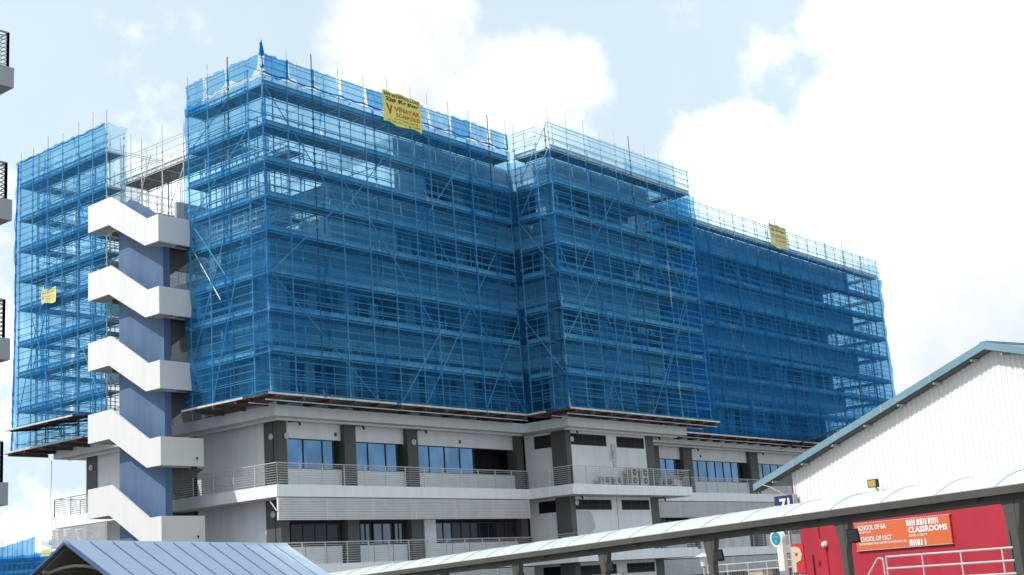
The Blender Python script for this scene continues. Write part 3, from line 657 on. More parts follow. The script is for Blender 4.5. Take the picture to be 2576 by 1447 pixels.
# --- C: long right scaffold
Cc = thing('scaffold', (35.5, -1.0, 9.95), 'longest scaffold, dark blue netting, at right behind the white gable', 'scaffold', G_)
pC = [35.9, 37.8, 39.6, 41.49, 43.43, 45.27, 47.31, 48.92, 50.74, 52.62, 54.45, 56.26, 58.09, 59.93, 61.72, 63.35, 65.2, 66.94, 68.87, 70.66, 72.29, 73.95]
scaffold_run(Cc, 'x', -1.0, -.2, pC, zb=9.95, rnd=8)
scaffold_run(Cc, 'y', 73.95, 72.8, [.2, 2.0, 3.8, 5.6, 7.4], zb=9.95, rnd=9)
scaffold_run(Cc, 'x', 8.6, 7.4, [66.9, 68.8, 70.6, 72.3], zb=9.95, rnd=10)
nets(Cc, 'x', -1.0, 34.8, 73.95, 9.85, 26.1, seed=7, mat='netthick', ragged=.12, flare=.35, step=3.9)
nets(Cc, 'x', -1.0, 34.8, 73.95, 26.15, ST, seed=8, mat='sheer', name='top_net')
nets(Cc, 'y', 74.0, -1, 8.6, 9.9, ST-.1, seed=9, mat='sheer', step=4.8, out=1)
for (a, b) in (((37.8, 20), (41.5, 26)), ((41.5, 12), (47, 20)), ((52.6, 10.3), (47, 20)), ((56, 22), (52.6, 14)), ((59.9, 10.2), (66, 20)), ((68.9, 12), (64, 22)), ((72, 12), (68, 20)), ((45, 26), (50, 18))): brace(Cc, (a[0], -1.03, a[1]), (b[0], -1.03, b[1]))
base_platform(Cc, 35.0, 62.5, -1.9, -.02, z=9.95, seed=8)
mb = MB()
for k in range(5): mb.obox((50.5+k*1.6, -4.2, 9.75+k*.33), (1.55, 0, .3), (0, 3.0, -.5), (0, 0, .05))
mb.build('catch_platform', 'plat', Cc)

# --- E: left scaffold past the stair
Es = thing('scaffold', (-SO, 12.18, SB), 'see-through scaffold in pale blue netting at the far left beyond the zigzag stair', 'scaffold', G_)
pE = [12.18, 13.56, 15.02, 16.69, 18.29, 19.92, 21.3]
scaffold_run(Es, 'y', -SO, -.4, pE, rnd=11)
scaffold_run(Es, 'x', 21.3, 20.1, [-.3, 1.6, 3.4, 5.2, 7.0], rnd=12)
scaffold_run(Es, 'x', 16.0, 14.9, [.2, 2.0, 3.9, 5.8], rnd=13, decks=DECKS[2:7])
nets(Es, 'y', -SO, 12.1, 21.45, SB-.25, ST, seed=10, step=3.1, ragged=.1, mat='net')
nets(Es, 'x', 12.12, -SO, -.4, 14.5, ST, seed=11, step=2, mat='sheer')
for i, z in enumerate((20.3, 16.3)): hem(Es, [(-.7, 12.1, z+1.2), (-.5, 12.1, z-.6)], .12, seed=60+i)
hem(Es, [(-SO-.1, 21.4, 27.9), (-SO-.15, 21.5, 24), (-SO-.1, 21.55, 18), (-SO-.2, 21.6, 9.8)], .06, seed=70)
hem(Es, [(-SO-.1, y, ST) for y in pE], .035, seed=71)
for (a, b) in (((19.9, 14), (16.7, 22)), ((15, 24.2), (13.6, 21)), ((18.3, 20), (21.2, 12)), ((15.0, 16), (12.3, 11)), ((16.7, 10.4), (19.9, 18))): brace(Es, (-SO-.03, a[0], a[1]), (-SO-.03, b[0], b[1]))
base_platform(Es, -SO-.35, .6, 14.0, 22.1, along='y', seed=12, z=SB-.2)
mb = MB()
for k in range(11): mb.obox((-3.3, 12.9+k*.62, 10.86), (1.7, 0, .18), (0, .58, 0), (0, 0, .05))
mb.build('catch_platform', 'plat', Es)
MB().obox((-3.36, 12.8, 10.85), (0, 6.9, 0), (.06, 0, 0), (0, 0, .09)).build('platform_edge', 'platedge', Es)
for k in range(4): MB().obox((-3.4, 13.2+k*1.9, 10.74), (3.2, 0, .3), (0, .08, 0), (0, 0, .10)).build('cantilever_beam', 'redsteel', Es)

# --- bare scaffold over the stair head
F = thing('scaffold', (1.2, 4.6, 18.7), 'bare grey scaffold without netting, bridging the gap above the top of the zigzag stair', 'scaffold', G_)
scaffold_run(F, 'y', 1.0, 2.9, [4.4, 6.4, 8.4, 10.4, 12.4, 14.4], zb=18.7, zt=27.0, decks=[25.35], rnd=14)
scaffold_run(F, 'y', 3.9, 5.3, [4.4, 6.4, 8.4, 10.4, 12.4, 14.4, 16.4], zb=21, zt=26.0, decks=[22.2], rnd=15)
for (a, b) in (((13.8, 21.5), (11.5, 26.5)), ((8.4, 24.9), (11.5, 20.0))): brace(F, (1.0, a[0], a[1]), (1.0, b[0], b[1]))
# inner scaffold along the stepped roof, seen through the corner nets
Hh = thing('scaffold', (4.2, 1.0, 18.7), 'inner scaffold on the stepped roof, seen through the blue netting of the corner', 'scaffold', G_)
scaffold_run(Hh, 'y', 2.2, 3.3, [.8, 2.7, 4.6, 6.5, 8.4], zb=18.7, zt=27.2, decks=[20.36, 24.2], rnd=16)

# ------------------------------------------------------------------ banners
def banner(name, axis, c, s0, s1, z0, z1, label, ink, red, mat, sgn=1, full=True, drop=0.):
    # s0 is the side that reads left
    root = thing(name, (s0, c, z0) if axis == 'x' else (c, s0, z0), label, 'banner', 'safe working load banners on the nets')
    rv = Vector((1, 0, 0)) if axis == 'x' else Vector((0, -1, 0)); wd = abs(s1-s0); ht = z1-z0
    o = Vector((s0, c, z0)) if axis == 'x' else Vector((c, s0, z0)); nrm = rv.cross(Zv)
    wf = lambda p: .035*math.sin((p-o).dot(rv)*5.2)+.03*math.sin((p-o).dot(rv)*2.1+(p.z-z0)*2.5)
    mb = MB(); nx, nz_ = 24, 12
    for j in range(nz_+1):
        for i in range(nx+1):
            a = wd*i/nx; b = ht*j/nz_; p = o+rv*a+Zv*b
            if j == 0: p.z += .07*math.sin(a*3.2+.5)*full
            if j == nz_: p.z += .03*math.sin(a*6)
            mb.v.append(tuple(p+nrm*wf(p)))
    for j in range(nz_):
        for i in range(nx): k = j*(nx+1)+i; mb.f.append((k, k+1, k+nx+2, k+nx+1))
    mb.build('cloth', mat, root, True)
    T = lambda s, x, y, w, h, m_, b=.0: text(s, o+rv*x*wd+Zv*y*ht+nrm*.03, rv, Zv, w*wd, h*ht, m_, root, 'lettering', b, warp=wf)
    T('SAFE WORKING LOAD', .03, .86, .93, .10, ink, .012)
    T('220 Kg f/m', .07, .67, .80, .15, ink, .03); T('2', .89, .76, .045, .06, ink, .01)
    T('V', .07, .29, .19, .31, red, .03)
    T('VINAYAK', .31, .44, .63, .155, red, .004); T('SCAFFOLD', .34, .27, .60, .12, red, .008)
    T('www.vinayak.com.sg', .28, .155, .60, .07, ink); T('Tel : 6899 3677  Hp : 9617 8087', .07, .05, .87, .06, ink)
    return root
banner('banner', 'x', -SO-.46, 6.85, 10.0, 26.12, 28.03, 'large bright yellow load banner on top of the corner scaffold', 'ink', 'redink', 'yellow')
banner('banner', 'x', -1.5, 52.35, 55.25, 26.1, 28.02, 'faded yellow banner on top rail of the longest scaffold at right', 'inkfade', 'redfade', 'paley')
banner('banner', 'y', -SO-.44, 18.12, 16.6, 18.2, 19.06, 'small yellow banner halfway down the pale scaffold left of the stair', 'inkfade', 'redfade', 'paley')

# ------------------------------------------------------------------ rope, AC units
mb = MB(); pr = [(-.25, 19.9, 9.9-i*.45+0) for i in range(18)]
pr = [(-.25+.03*math.sin(i*.9), 19.75+.06*math.sin(i*.5), 9.3-i*.5) for i in range(22)]
mb.path(pr, .018, 5); tag(mb.build('rope', 'rope'), 'thin pale rope hanging down the left end of the building past the balcony rail', 'rope')
def ac_unit(h, fans):
    t = thing('air_conditioner', (0, 0, 0), 'x', 'air conditioner', 'outdoor air conditioners on the balcony')
    MB().box(-.45, .45, -.18, .18, .08, h).build('casing', 'acw', t)
    MB().box(-.47, .47, -.19, .19, h-.03, h+.01).build('lid', 'acw', t)
    for i in range(fans):
        z = .1+(h-.1)*(i+.5)/fans; fr = min(.3, (h-.12)/fans*.43); f_ = MB().tube((.08, -.182, z), (.08, -.195, z), fr, 16, True).build('fan', 'frame', t)
        g = MB()
        for k in range(4): g.tube((.08-fr, -.20, z+(k-1.5)*fr*.42), (.08+fr, -.20, z+(k-1.5)*fr*.42), .008, 4)
        g.tube((.08, -.205, z), (.08, -.22, z), fr*.3, 8, True)
        gg = g.build('grille', 'acw', f_); gg.location = (0, 0, 0)
    g = MB()
    for k in range(int((h-.25)/.055)): g.box(-.452, -.451-.006, -.14, .14, .16+k*.055, .185+k*.055)
    g.box(-.43, -.34, -.183, -.181, .2, h-.1).build('side_grille', 'frame', t)
    for x in (-.35, .35): MB().box(x-.04, x+.04, -.2, .2, 0, .08).build('foot', 'dark', t)
    return t
a1 = ac_unit(1.15, 2); a1.location = (27.45, -2.7, L4t); a1['label'] = 'tall beige condenser with two fans, the left of the tall pair on the balcony'
a2 = copy_tree(a1); a2.location = (28.65, -2.7, L4t); a2['label'] = 'tall beige condenser with two fans, the right of the tall pair on the balcony'
a3 = ac_unit(.55, 1); a3.location = (24.3, -2.75, L4t); a3['label'] = 'low condenser, the farther left of the low pair on the balcony'
a4 = copy_tree(a3); a4.location = (25.6, -2.75, L4t); a4['label'] = 'low condenser beside the tall pair, behind the middle balcony rail'
a5 = copy_tree(a3); a5.location = (35.2, .6, L4t); a5['label'] = 'low condenser on the recessed balcony, just right of the projecting one'
for i in range(3):
    c_ = copy_tree(a3); c_.location = (31.9+i*.02, -2.7+i*1.1, L4t); c_.rotation_euler.z = R(-90)
    c_['label'] = ['condenser seen side-on behind the right end of the projecting balcony rail, nearest the edge', 'condenser seen side-on behind the right end of the projecting rail, middle of three', 'condenser seen side-on behind the right end of the projecting rail, nearest the wall'][i]

# ------------------------------------------------------------------ neighbour block at the left edge
NB = thing('neighbouring_building', (-30, -16, GZ), 'grey neighbouring block whose balcony ends poke in at the left edge', 'building')
nx_, ny_ = -26.2, -19.9
for i, zt in enumerate((14.9, 11.12, 7.32, 3.55)):
    MB().box(nx_-8, nx_, ny_, ny_+9, zt-.58, zt).build('balcony_slab', 'grey', NB)
    mb = MB(); h = 1.05
    for x in [nx_-.12-1.5*k for k in range(5)]: mb.box(x-.03, x+.03, ny_+.1, ny_+.16, zt, zt+h)
    for y in [ny_+.13+1.5*k for k in range(6)]: mb.box(nx_-.15, nx_-.09, y-.03, y+.03, zt, zt+h)
    for k in range(8):
        z = zt+.1+k*.12; mb.tube((nx_-7.9, ny_+.13, z), (nx_-.12, ny_+.13, z), .018, 5).tube((nx_-.12, ny_+.13, z), (nx_-.12, ny_+8.9, z), .018, 5)
    mb.tube((nx_-7.9, ny_+.13, zt+h), (nx_-.12, ny_+.13, zt+h), .032, 6).tube((nx_-.12, ny_+.13, zt+h), (nx_-.12, ny_+8.9, zt+h), .032, 6)
    mb.build('balcony_railing', 'grey', NB)
MB().box(nx_-8.0, nx_-3.5, ny_+3, ny_+9, GZ, 17).build('wall', 'wall', NB)

# ------------------------------------------------------------------ covered walkway
WK = thing('covered_walkway', P(20, 25.8, GZ), 'long walkway with pale frosted barrel roof on olive grey posts, right foreground', 'covered walkway')
K0, PD, HW = 19.42, 25.8, 1.5
def ze(t): return 1.50-.0155*(t-K0)
def arch(t, a):      # a from -1..1 across
    return P(t, PD+HW+HW*a, ze(t)+.43*(1-a*a))
t0, t1, dt = K0-8.0, K0+39.0, 5.15/3
t = t0
while t < t1:
    mb = MB(); n = 10; te = t+dt
    for i in range(n):
        a, b = -1+2*i/n, -1+2*(i+1)/n
        mb.quad(arch(t+.01, a), arch(te-.01, a), arch(te-.01, b), arch(t+.01, b))
    mb.build('roof_sheet', 'poly', WK, True)
    mb = MB()
    for i in range(n):
        a, b = -1+2*i/n, -1+2*(i+1)/n
        mb.obox(arch(t-.016, a)+Zv*.006, arch(t+.016, a)-arch(t-.016, a), arch(t, b)-arch(t, a), Zv*.012)
    mb.build('roof_rib', 'pipe', WK)
    t = te
mb = MB(); mb.obox(P(t0, PD-.06, ze(t0)-.16), P(t1, 0, ze(t1))-P(t0, 0, ze(t0)), pv*.10, Zv*.17); mb.build('gutter', 'wkbeam', WK)
mb = MB(); mb.obox(P(t0, PD-.02, ze(t0)+.0), P(t1, 0, ze(t1))-P(t0, 0, ze(t0)), pv*.05, Zv*.03); mb.build('roof_trim', 'pipe', WK)
mb = MB(); mb.obox(P(t0, PD+.18, ze(t0)-.30), P(t1, 0, ze(t1))-P(t0, 0, ze(t0)), pv*.10, Zv*.26); mb.build('longitudinal_beam', 'wkbeam', WK)
mb = MB(); mb.obox(P(t0, PD+2.9, ze(t0)-.20), P(t1, 0, ze(t1))-P(t0, 0, ze(t0)), pv*.10, Zv*.2); mb.build('longitudinal_beam', 'wkbeam', WK)
for k in range(-1, 8):
    t = 19.74+5.2*k; z = ze(t)-.30
    MB().obox(P(t-.095, PD+.14, GZ+.12), wv*.19, pv*.20, Zv*(z-GZ-.12)).build('post', 'wkbeam', WK)
    MB().prism([P(t-.10, PD+.15, z-.75), P(t-.26, PD+.15, z-.0), P(t+.26, PD+.15, z-.0), P(t+.10, PD+.15, z-.75)], pv*.18).build('bracket', 'wkbeam', WK)
    MB().obox(P(t-.04, PD+.3, z+.14), wv*.08, pv*2.6, Zv*.14).build('roof_arm', 'wkbeam', WK)
for k in range(-1, 16):
    t = K0+2.575*k+1.2; MB().obox(P(t-.05, PD+.04, ze(t)-.22), wv*.1, pv*.2, Zv*.12).build('gutter_bracket', 'wkbeam', WK)
def flood(loc, label, rot=0., mat='black', s=1.):
    fl = thing('floodlight', loc, label, 'floodlight', 'floodlights on the walkway posts')
    a = MB().obox(-wv*.17*s, wv*.30*s-pv*.10*s, -pv*.06+Zv*.40*s, wv*.16*s+pv*.05*s)
    o = a.build('housing', mat, fl); o.location = (0, 0, 0)
    b = MB().tube(wv*.0, wv*.28+Zv*.03, .02, 6); o = b.build('arm', 'black', fl); o.location = (0, 0, 0)
    g = MB().obox(-wv*.155*s-pv*.065*s+Zv*.04, wv*.26*s-pv*.09*s, -pv*.05+Zv*.32*s, -pv*.012-wv*.004); o = g.build('glass', 'frame', fl); o.location = (0, 0, 0)
    return fl
for k, lb in ((2, 'nearest the parking pylon'), (3, 'second post left of the pylon'), (4, 'third post left of the pylon')):
    t = 19.74+5.2*k; flood(P(t-.52, PD+.12, ze(t)-.95), 'black floodlight on a walkway post, '+lb, s=.8)
flood(P(24.94-.50, PD+.12, ze(K0+5.15)-.86), 'black floodlight on the walkway post in front of the red wall', s=.85)

# ------------------------------------------------------------------ warehouse
WH = thing('warehouse', P(30, 36, GZ), 'workshop with white corrugated gable, red lower wall and pale blue roof edge', 'building')
cT, aT, aZ, eZ, eT, rp_ = 34.6, 25.65, 6.18, 2.99, 36.26, 33.6
sl_ = (aZ-eZ)/(eT-aT)
def rz(t): return aZ-abs(t-aT)*sl_
eR = 2*aT-eT
# corrugated cladding: vertical trapezoid ribs up to the roof slope
mb = MB(); t = cT; pitchw = .19; zb = 1.86
def tops(t): return rz(t)-.10
pts = []
while t > eR+.8:
    for dt_, dp in ((0, 0), (.09, 0), (.115, -.03), (.165, -.03)):
        pts.append((t-dt_, dp))
    t -= pitchw
for (ta, da), (tb, db) in zip(pts, pts[1:]):
    mb.quad(P(ta, 34+da, zb), P(tb, 34+db, zb), P(tb, 34+db, tops(tb)), P(ta, 34+da, tops(ta)))
mb.build('gable_cladding', 'clad', WH)
MB().obox(P(cT, 33.95, zb), wv*.06, pv*.2, Zv*(tops(cT)-zb)).build('corner_trim', 'clad', WH)
MB().obox(P(eR+.8, 33.98, GZ+.12), wv*(cT-eR-.78), pv*.25, Zv*(zb-GZ-.10)).build('red_wall', 'red', WH)
MB().obox(P(cT-.2, 34.24, GZ+.12), wv*.2, pv*15, Zv*(4.2)).build('side_wall', 'red', WH)
# roof planes, fascia, purlins
for s_, te in ((1, eT), (-1, eR)):
    a = P(aT, rp_, aZ); b = P(te, rp_, eZ)
    MB().obox(a, b-a, pv*18, Zv*.06).build('roof', 'fascia', WH)
    MB().obox(a-Zv*.14-pv*.05, b-a, pv*.05, Zv*.23).build('fascia', 'fascia', WH)
    MB().obox(a-Zv*.16+pv*.02, (b-a), pv*.38, Zv*.04).build('soffit', 'dark', WH)
    n = 7
    for i in range(n):
        q = a+(b-a)*((i+.35)/n); MB().obox(q-Zv*.24, (b-a).normalized()*.05, pv*.36, Zv*.06).build('purlin', 'pipe', WH)
    for i in range(1, 5):
        q = a+(b-a)*(i/5.); MB().obox(q-Zv*.145-pv*.056, (b-a).normalized()*.03, pv*.01, Zv*.24).build('fascia_joint', 'pipe', WH)
MB().obox(P(aT-.12, rp_-.05, aZ+.03), wv*.24, pv*18, Zv*.07).build('ridge_cap', 'fascia', WH)
# porch under the left eave: red brace beam and dark opening
MB().prism([P(34.64, 35.6, 2.6), P(35.9, 35.6, 2.3), P(36.6, 35.6, 1.9), P(36.6, 35.6, 1.65), P(35.6, 35.6, 2.05), P(35.0, 35.6, 1.7), P(34.64, 35.6, 1.2)], pv*.15).build('porch_brace', 'red', WH)
MB().obox(P(34.66, 36.2, 1.0), wv*1.5, pv*.1, Zv*1.5).build('porch_opening', 'void', WH)
MB().obox(P(34.62, 33.99, 1.86), wv*.16, pv*.2, Zv*1.0).build('corner_post', 'red', WH)
MB().path([P(35.6, 33.4, 3.0), P(35.35, 33.5, 2.9), P(34.9, 33.8, 2.55), P(34.66, 33.93, 2.45)], .015).build('cable', 'rope', WH)
# door at right, services on the red wall
MB().obox(P(25.0, 33.9, GZ+.12), wv*1.05, pv*.075, Zv*3.05).build('door_frame', 'dark', WH)
dr = MB().obox(P(25.1, 33.88, GZ+.12), wv*.85, pv*.03, Zv*2.9).build('door', 'dglass', WH)
MB().path([P(33.7, 33.94, 1.8), P(33.7, 33.94, .95), P(33.45, 33.94, .7), P(33.4, 33.94, -1.5)], .018).build('conduit', 'red', WH)
MB().path([P(34.1, 33.94, .45), P(34.05, 33.94, -1.5)], .02).build('conduit', 'black', WH)
MB().tube(P(33.45, 33.97, .78), P(33.45, 33.87, .76), .10, 12, True).tube(P(33.45, 33.87, .76), P(33.45, 33.80, .70), .08, 12, True, .05).build('bulkhead_lamp', 'signwhite', WH)
MB().tube(P(33.85, 33.97, .18), P(33.85, 33.9, .18), .06, 8, True).build('socket', 'red', WH)
fl = thing('floodlight', P(30.7, 33.6, 2.5), 'amber floodlight in a dark frame on the white gable above the walkway roof', 'floodlight')
MB().obox(P(30.52, 33.58, 2.42), wv*.30-pv*.08, pv*.13, Zv*.26).build('housing', 'black', fl)
MB().obox(P(30.54, 33.567, 2.44), wv*.25-pv*.07, pv*.01, Zv*.21).build('glass', 'lamp', fl)
MB().tube(P(30.66, 33.7, 2.42), P(30.66, 33.95, 2.1), .03).build('arm', 'pipe', fl)
# orange school sign
SG = thing('wall_sign', P(30, 33.9, .46), 'orange school and classrooms sign with white lettering on the red wall', 'sign')
MB().obox(P(28.07, 33.9, .46), wv*3.92, pv*.05, Zv*.87).build('panel', 'orange', SG)
MB().obox(P(28.05, 33.895, 1.33), wv*3.96, pv*.06, Zv*.02).obox(P(28.05, 33.895, .44), wv*3.96, pv*.06, Zv*.02).build('rim', 'pipe', SG)
def stext(s, x, y, w, h, mat='signwhite', b=.01, root=SG): return text(s, P(31.97-x, 33.89, .46+y), -wv, Zv, w, h, mat, root, 'lettering', b)
stext('SCHOOL OF BA', .12, .635, 1.22, .16, b=.03); stext('LOGISTIC LAB', .12, .54, .56, .065, b=.02)
stext('SCHOOL OF LSCT', .12, .27, 1.42, .16, b=.03); stext('ENVIRONMENT AND WATER TECHNOLOGY LAB', .12, .16, 2.0, .07, b=.02)
stext('.', .03, .36, .03, .03); 
stext('CLASSROOMS', 2.24, .42, 1.55, .19, b=.04); stext('02-05 to 02-19', 2.24, .30, .74, .08, b=.02)
for gx, yb, ws in ((2.2, .64, (.10, .05, .05, .05)), (2.62, .64, (.10, .10, .05, .05)), (3.08, .64, (.08, .04, .05, .05, .05)), (2.24, .02, (.12, .05, .04, .11)), (2.70, .02, (.05,)), (2.85, .02, (.05,))):
    x = gx; mb = MB()
    for w_ in ws: mb.obox(P(31.97-x, 33.888, .46+yb), -wv*w_, pv*.008, Zv*.19); x += w_+.032
    mb.build('barcode', 'signwhite', SG)
# metal guard rail in front of the red wall
RL = thing('ramp_railing', P(26, 31, GZ), 'silver three-bar ramp railing in front of the red wall', 'railing')
mb = MB()
for z in (.18, -.16, -.50): mb.tube(P(28.16, 31, z), P(22.3, 31, z), .03, 8)
mb.build('rail_bar', 'rail', RL)
for t in (28.16, 26.81, 25.44, 24.06, 22.7): MB().tube(P(t, 31, GZ+.12), P(t, 31, .18), .026, 8).build('post', 'rail', RL)
HRL = thing('stair_handrail', P(28.5, 31, GZ), 'sloping silver handrail dropping away left of the ramp railing', 'railing')
MB().path([P(28.26, 31, GZ+.12), P(28.28, 31, .10), P(28.33, 31, .15), P(28.47, 31, .16), P(28.56, 31, .08), P(29.9, 31, -1.35)], .028, 8).build('bar', 'rail', HRL)
# 71 block number sign
NS = thing('number_sign', P(35.2, 33.7, 2.0), 'dark blue block sign reading 71 at the warehouse corner', 'sign')
MB().obox(P(34.49, 33.7, 1.78), wv*.92, pv*.18, Zv*.77).build('box', 'navy', NS)
MB().obox(P(34.44, 33.7, 1.78), wv*.05, pv*.18, Zv*.77).build('side', 'pipe', NS)
MB().obox(P(34.95, 33.8, GZ+.12), wv*.06, pv*.06, Zv*3.45).build('post', 'pipe', NS)
text('71', P(35.15, 33.685, 2.02), -wv, Zv, .50, .43, 'cream', NS, 'lettering', .04)

# car park pylon and P board
PY = thing('car_park_pylon', P(31.5, 30, GZ), 'white rounded pylon with a teal car park disc in front of the red P board', 'sign')
s3 = 30/28.
mb = MB(); ctr = (29.52*s3, .92*s3); pr = []
for i in range(28):
    a = 2*math.pi*i/28; pr.append(P(ctr[0]+.27*math.cos(a), 30, ctr[1]+.27*math.sin(a)))
MB().prism(pr, pv*.16).build('head', 'signwhite', PY)
MB().obox(P(29.42*s3-.13, 30.01, GZ), wv*.26, pv*.14, Zv*(ctr[1]-.15-GZ)).build('pole', 'signwhite', PY)
MB().prism([P(ctr[0]+.195*math.cos(2*math.pi*i/28), 29.985, ctr[1]+.195*math.sin(2*math.pi*i/28)) for i in range(28)], pv*.014).build('disc', 'teal', PY)
text('Car Park', P(ctr[0]+.13, 29.98, ctr[1]+.02), -wv, Zv, .26, .06, 'green', PY, 'lettering', .02)
text('1', P(ctr[0]+.02, 29.98, ctr[1]-.14), -wv, Zv, .035, .10, 'green', PY, 'lettering', .03)
PB = thing('parking_sign', P(31.1, 30.3, GZ), 'red board with a large beige P beside the white pylon', 'sign')
MB().obox(P(28.76*s3, 30.3, -.11*s3), wv*.52, pv*.06, Zv*.90).build('board', 'psign', PB)
text('P', P(29.25*s3-.02, 30.285, -.10*s3+.02), -wv, Zv, .44, .78, 'pbeige', PB, 'lettering', .05)
MB().obox(P(29.0*s3, 30.32, GZ+.12), wv*.06, pv*.05, Zv*1.6).build('post', 'pipe', PB)
text('PARKING', P(29.25*s3-.10, 30.28, -.10*s3+.62), -wv, Zv, .26, .035, 'signwhite', PB)

# lamp posts and path railing in front of the long wing
def lamp_post(loc, label):
    lp = thing('lamp_post', loc, label, 'lamp post', 'small white garden lamps by the path')
    def b(mb, n, mt): o = mb.build(n, mt, lp); o.location = (0, 0, 0)
    b(MB().tube((0, 0, 0), (0, 0, 2.05), .045, 8), 'pole', 'pipe'); b(MB().tube((0, 0, 2.05), (0, 0, 2.4), .10, 10, True, .15), 'lantern', 'signwhite')
    b(MB().tube((0, 0, 2.4), (0, 0, 2.52), .30, 12, True, .04), 'cap', 'signwhite'); return lp
lamp_post((-1.0, -24.9, GZ), 'small white lamp post left of the parking pylon, under the walkway roof')
lamp_post(P(44.6, 44, GZ), 'small white lamp post showing between the P board and the red wall')
FR = thing('path_railing', P(45, 40, GZ), 'low silver railing with wire panels behind the walkway posts', 'railing')
mb = MB()
for z in (.42, .12, -.25, -.6): mb.tube(P(46.7, 40, z), P(39.5, 40, z), .025, 6)
mb.build('rail_bar', 'rail', FR)
for t in (46.7, 45.4, 44.06, 42.9, 41.7, 40.4, 39.5): MB().tube(P(t, 40, GZ+.12), P(t, 40, .42), .025, 6).build('post', 'rail', FR)
mb = MB()
for i in range(60): t = 46.6-i*.115; mb.tube(P(t, 40.05, -.9), P(t, 40.05, .1), .006, 4)
mb.build('wire_panel', 'rail', FR)
tag(MB().obox(P(44.3, 41, GZ+.12), wv*.9, pv*.6, Zv*1.65).obox(P(44.25, 40.95, 0.07), wv*1.0, pv*.7, Zv*.06).build('utility_cabinet', 'brown'), 'brown utility cabinet behind the low silver path railing', 'cabinet')

# ------------------------------------------------------------------ blue canopy bottom left
CN = thing('gable_canopy', (-24.8, -20.3, GZ), 'blue metal gable canopy over a walkway at the bottom left', 'canopy')
ev = Vector((math.sin(R(71)), math.cos(R(71)), 0)); qv = Vector((math.sin(R(161)), math.cos(R(161)), 0))
O = Vector((-24.79, -20.29, 0)); RZ = 1.99
def Q(e, q, z): return O+ev*e+qv*q+Zv*z
slp = (1.99-.92)/1.53; EQ = 2.3
for i in range(12):
    e0, e1 = i*.95, (i+1)*.95
    mt = 'rooflight' if i >= 9 else 'roofblue'
    MB().obox(Q(e0+.004, .02, RZ-.02), ev*.942, qv*EQ-Zv*EQ*slp, Zv*.03).build('roof_sheet', mt, CN)
    MB().obox(Q(e0+.004, -.02, RZ-.02), ev*.942, -qv*EQ-Zv*EQ*slp, Zv*.03).build('roof_sheet', mt, CN)
    MB().obox(Q(e0-.012, .05, RZ+.01-.03), ev*.016, qv*(EQ-.05)-Zv*(EQ-.05)*slp, Zv*.045).build('standing_seam', 'seam', CN)
MB().prism([Q(-.06, -.16, RZ-.10), Q(-.06, 0, RZ+.05), Q(-.06, .16, RZ-.10), Q(-.06, 0, RZ-.02)], ev*11.5).build('ridge_cap', 'roofblue', CN)
for s_ in (1, -1):
    MB().obox(Q(-.05, .0, RZ-.06), ev*.05, qv*EQ*s_-Zv*EQ*slp, Zv*.07).build('verge_trim', 'seam', CN)
    MB().obox(Q(0, EQ*s_-.02*s_, RZ-EQ*slp-.06), ev*11.4, qv*.04*s_, Zv*.08).build('eave_trim', 'roofseam', CN)
MB().obox(Q(.15, .05, RZ-.12), ev*11.1, qv*(EQ-.1)-Zv*EQ*slp, Zv*.02).obox(Q(.15, -.05, RZ-.12), ev*11.1, -qv*(EQ-.1)-Zv*EQ*slp, Zv*.02).build('lining', 'brown', CN)
for e in (.35, 3.9, 7.5, 11.0):
    mb = MB(); pts = [Q(e, 1.6*math.cos(math.pi*k/16), RZ-1.62+1.0*math.sin(math.pi*k/16)) for k in range(17)]; mb.path(pts, .045, 8); mb.build('arch_tube', 'pipe', CN)
    for s_ in (1, -1): MB().tube(Q(e, 1.6*s_, GZ), Q(e, 1.6*s_, RZ-1.6), .06, 8).build('post', 'pipe', CN)
for q in (-1.5, -.8, .8, 1.5): MB().obox(Q(.1, q, RZ-abs(q)*slp-.2), ev*11.2, qv*.06, Zv*.07).build('purlin', 'pipe', CN)
MB().tube(Q(.5, .55, RZ-1.0), Q(.5, .55, RZ-1.16), .17, 14, True, .12).build('hanging_lamp', 'pipe', CN)

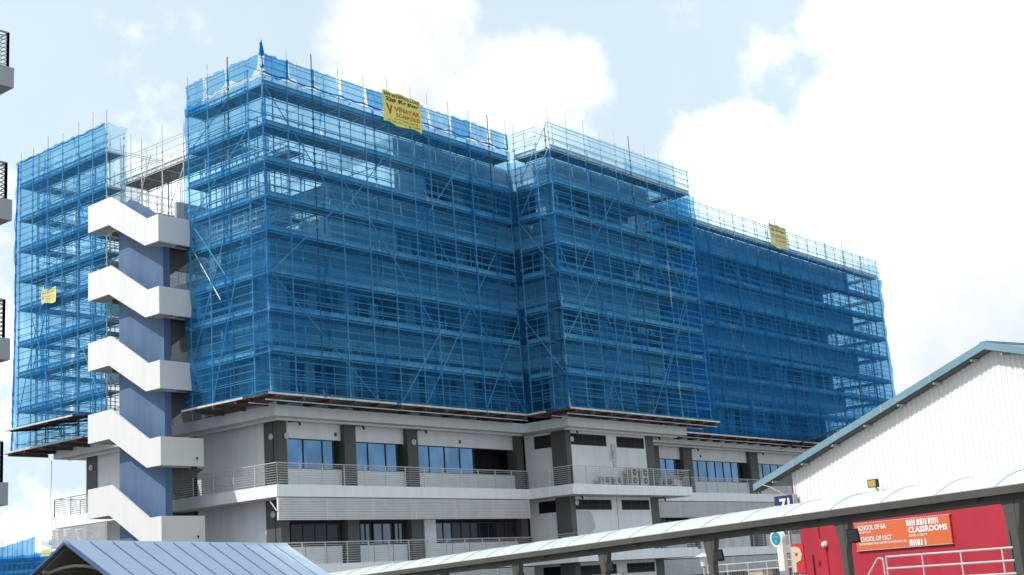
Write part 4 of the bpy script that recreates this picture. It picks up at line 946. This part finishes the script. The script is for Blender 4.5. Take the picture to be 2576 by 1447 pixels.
# ------------------------------------------------------------------ distant netted block
r_h = Vector((.64, -.77, 0)); b_h = Vector((.77, .64, 0)); D0 = Vector((31.0, 96.5, 0))
def DD(s, b, z): return D0+r_h*s+b_h*b+Zv*z
DB = thing('distant_building', DD(8, 4, GZ), 'distant white-roofed block wrapped in blue scaffold netting at the lower left', 'building')
MB().obox(DD(0, 1.5, GZ), r_h*30, b_h*10, Zv*8.9).build('wall', 'wallin', DB)
for z in (.5, 2.2, 3.9, 5.4, 6.7): MB().obox(DD(0, .2, z), r_h*30, b_h*1.2, Zv*.12).obox(DD(0, .1, z+.1), r_h*30, b_h*.06, Zv*.3).build('scaffold_deck', 'toe', DB)
for i in range(9): MB().obox(DD(9.2+i*1.3, 1.4, 3.0), r_h*.7, b_h*.1, Zv*1.3).build('window', 'void', DB)
mb = MB(); n = 14
for i in range(n):
    a = i/n; b = (i+1)/n; za, zb2 = [9.0-.75*math.sin(math.pi*min(1, q*1.1))+.15*q for q in (a, b)]
    mb.quad(DD(13.4+a*6, .9, za-.55), DD(13.4+b*6, .9, zb2-.55), DD(13.4+b*6, .9, zb2), DD(13.4+a*6, .9, za)).quad(DD(13.4+a*6, .9, za), DD(13.4+b*6, .9, zb2), DD(13.4+b*6, 9, zb2+.3), DD(13.4+a*6, 9, za+.3))
mb.build('curved_roof', 'white', DB)
for i in range(28):
    s_ = 5+i*.55; zt = (8.3+(s_-9)*.26 if s_ < 13.1 else 9.0)+random.uniform(.1, 1.0); MB().tube(DD(s_, 0, GZ), DD(s_, 0, zt), .03, 5).build('scaffold_pole', 'steel', DB)
def dnet(s0, s1, z0, z1, mat, seed, slope=0.):
    mb = MB(); n = int((s1-s0)/.3)
    for j in range(9):
        for i in range(n+1):
            s_ = s0+(s1-s0)*i/n; z = z0+(z1+slope*(s_-s0)-z0)*j/8; mb.v.append(tuple(DD(s_, -.1+.08*math.sin(s_*3+seed+z), z+(.05*math.sin(s_*5) if j == 8 else 0))))
    for j in range(8):
        for i in range(n): k = j*(n+1)+i; mb.f.append((k, k+1, k+n+2, k+n+1))
    mb.build('net_sheet', mat, DB, True)
dnet(4, 13.1, GZ, 7.1, 'netthick', 1, .25); dnet(13.0, 26, GZ, 7.6, 'netthick', 2); dnet(14.6, 17.7, 8.3, 8.9, 'net', 3, .1); dnet(4, 13.6, 6.6, 7.4, 'net', 4)
tag(MB().obox(DD(13.86, -.3, 7.11), r_h*.98, b_h*.03, Zv*.76).build('banner', 'paley'), 'tiny pale yellow banner on the distant netted block', 'banner', 'safe working load banners on the nets')
bn = [o for o in COL.objects if o.name.startswith('banner') and o.type == 'MESH'][0]
text('220 Kg f/m', DD(13.95, -.32, 7.3), r_h, Zv, .8, .16, 'inkfade', bn).location = (0, 0, 0)
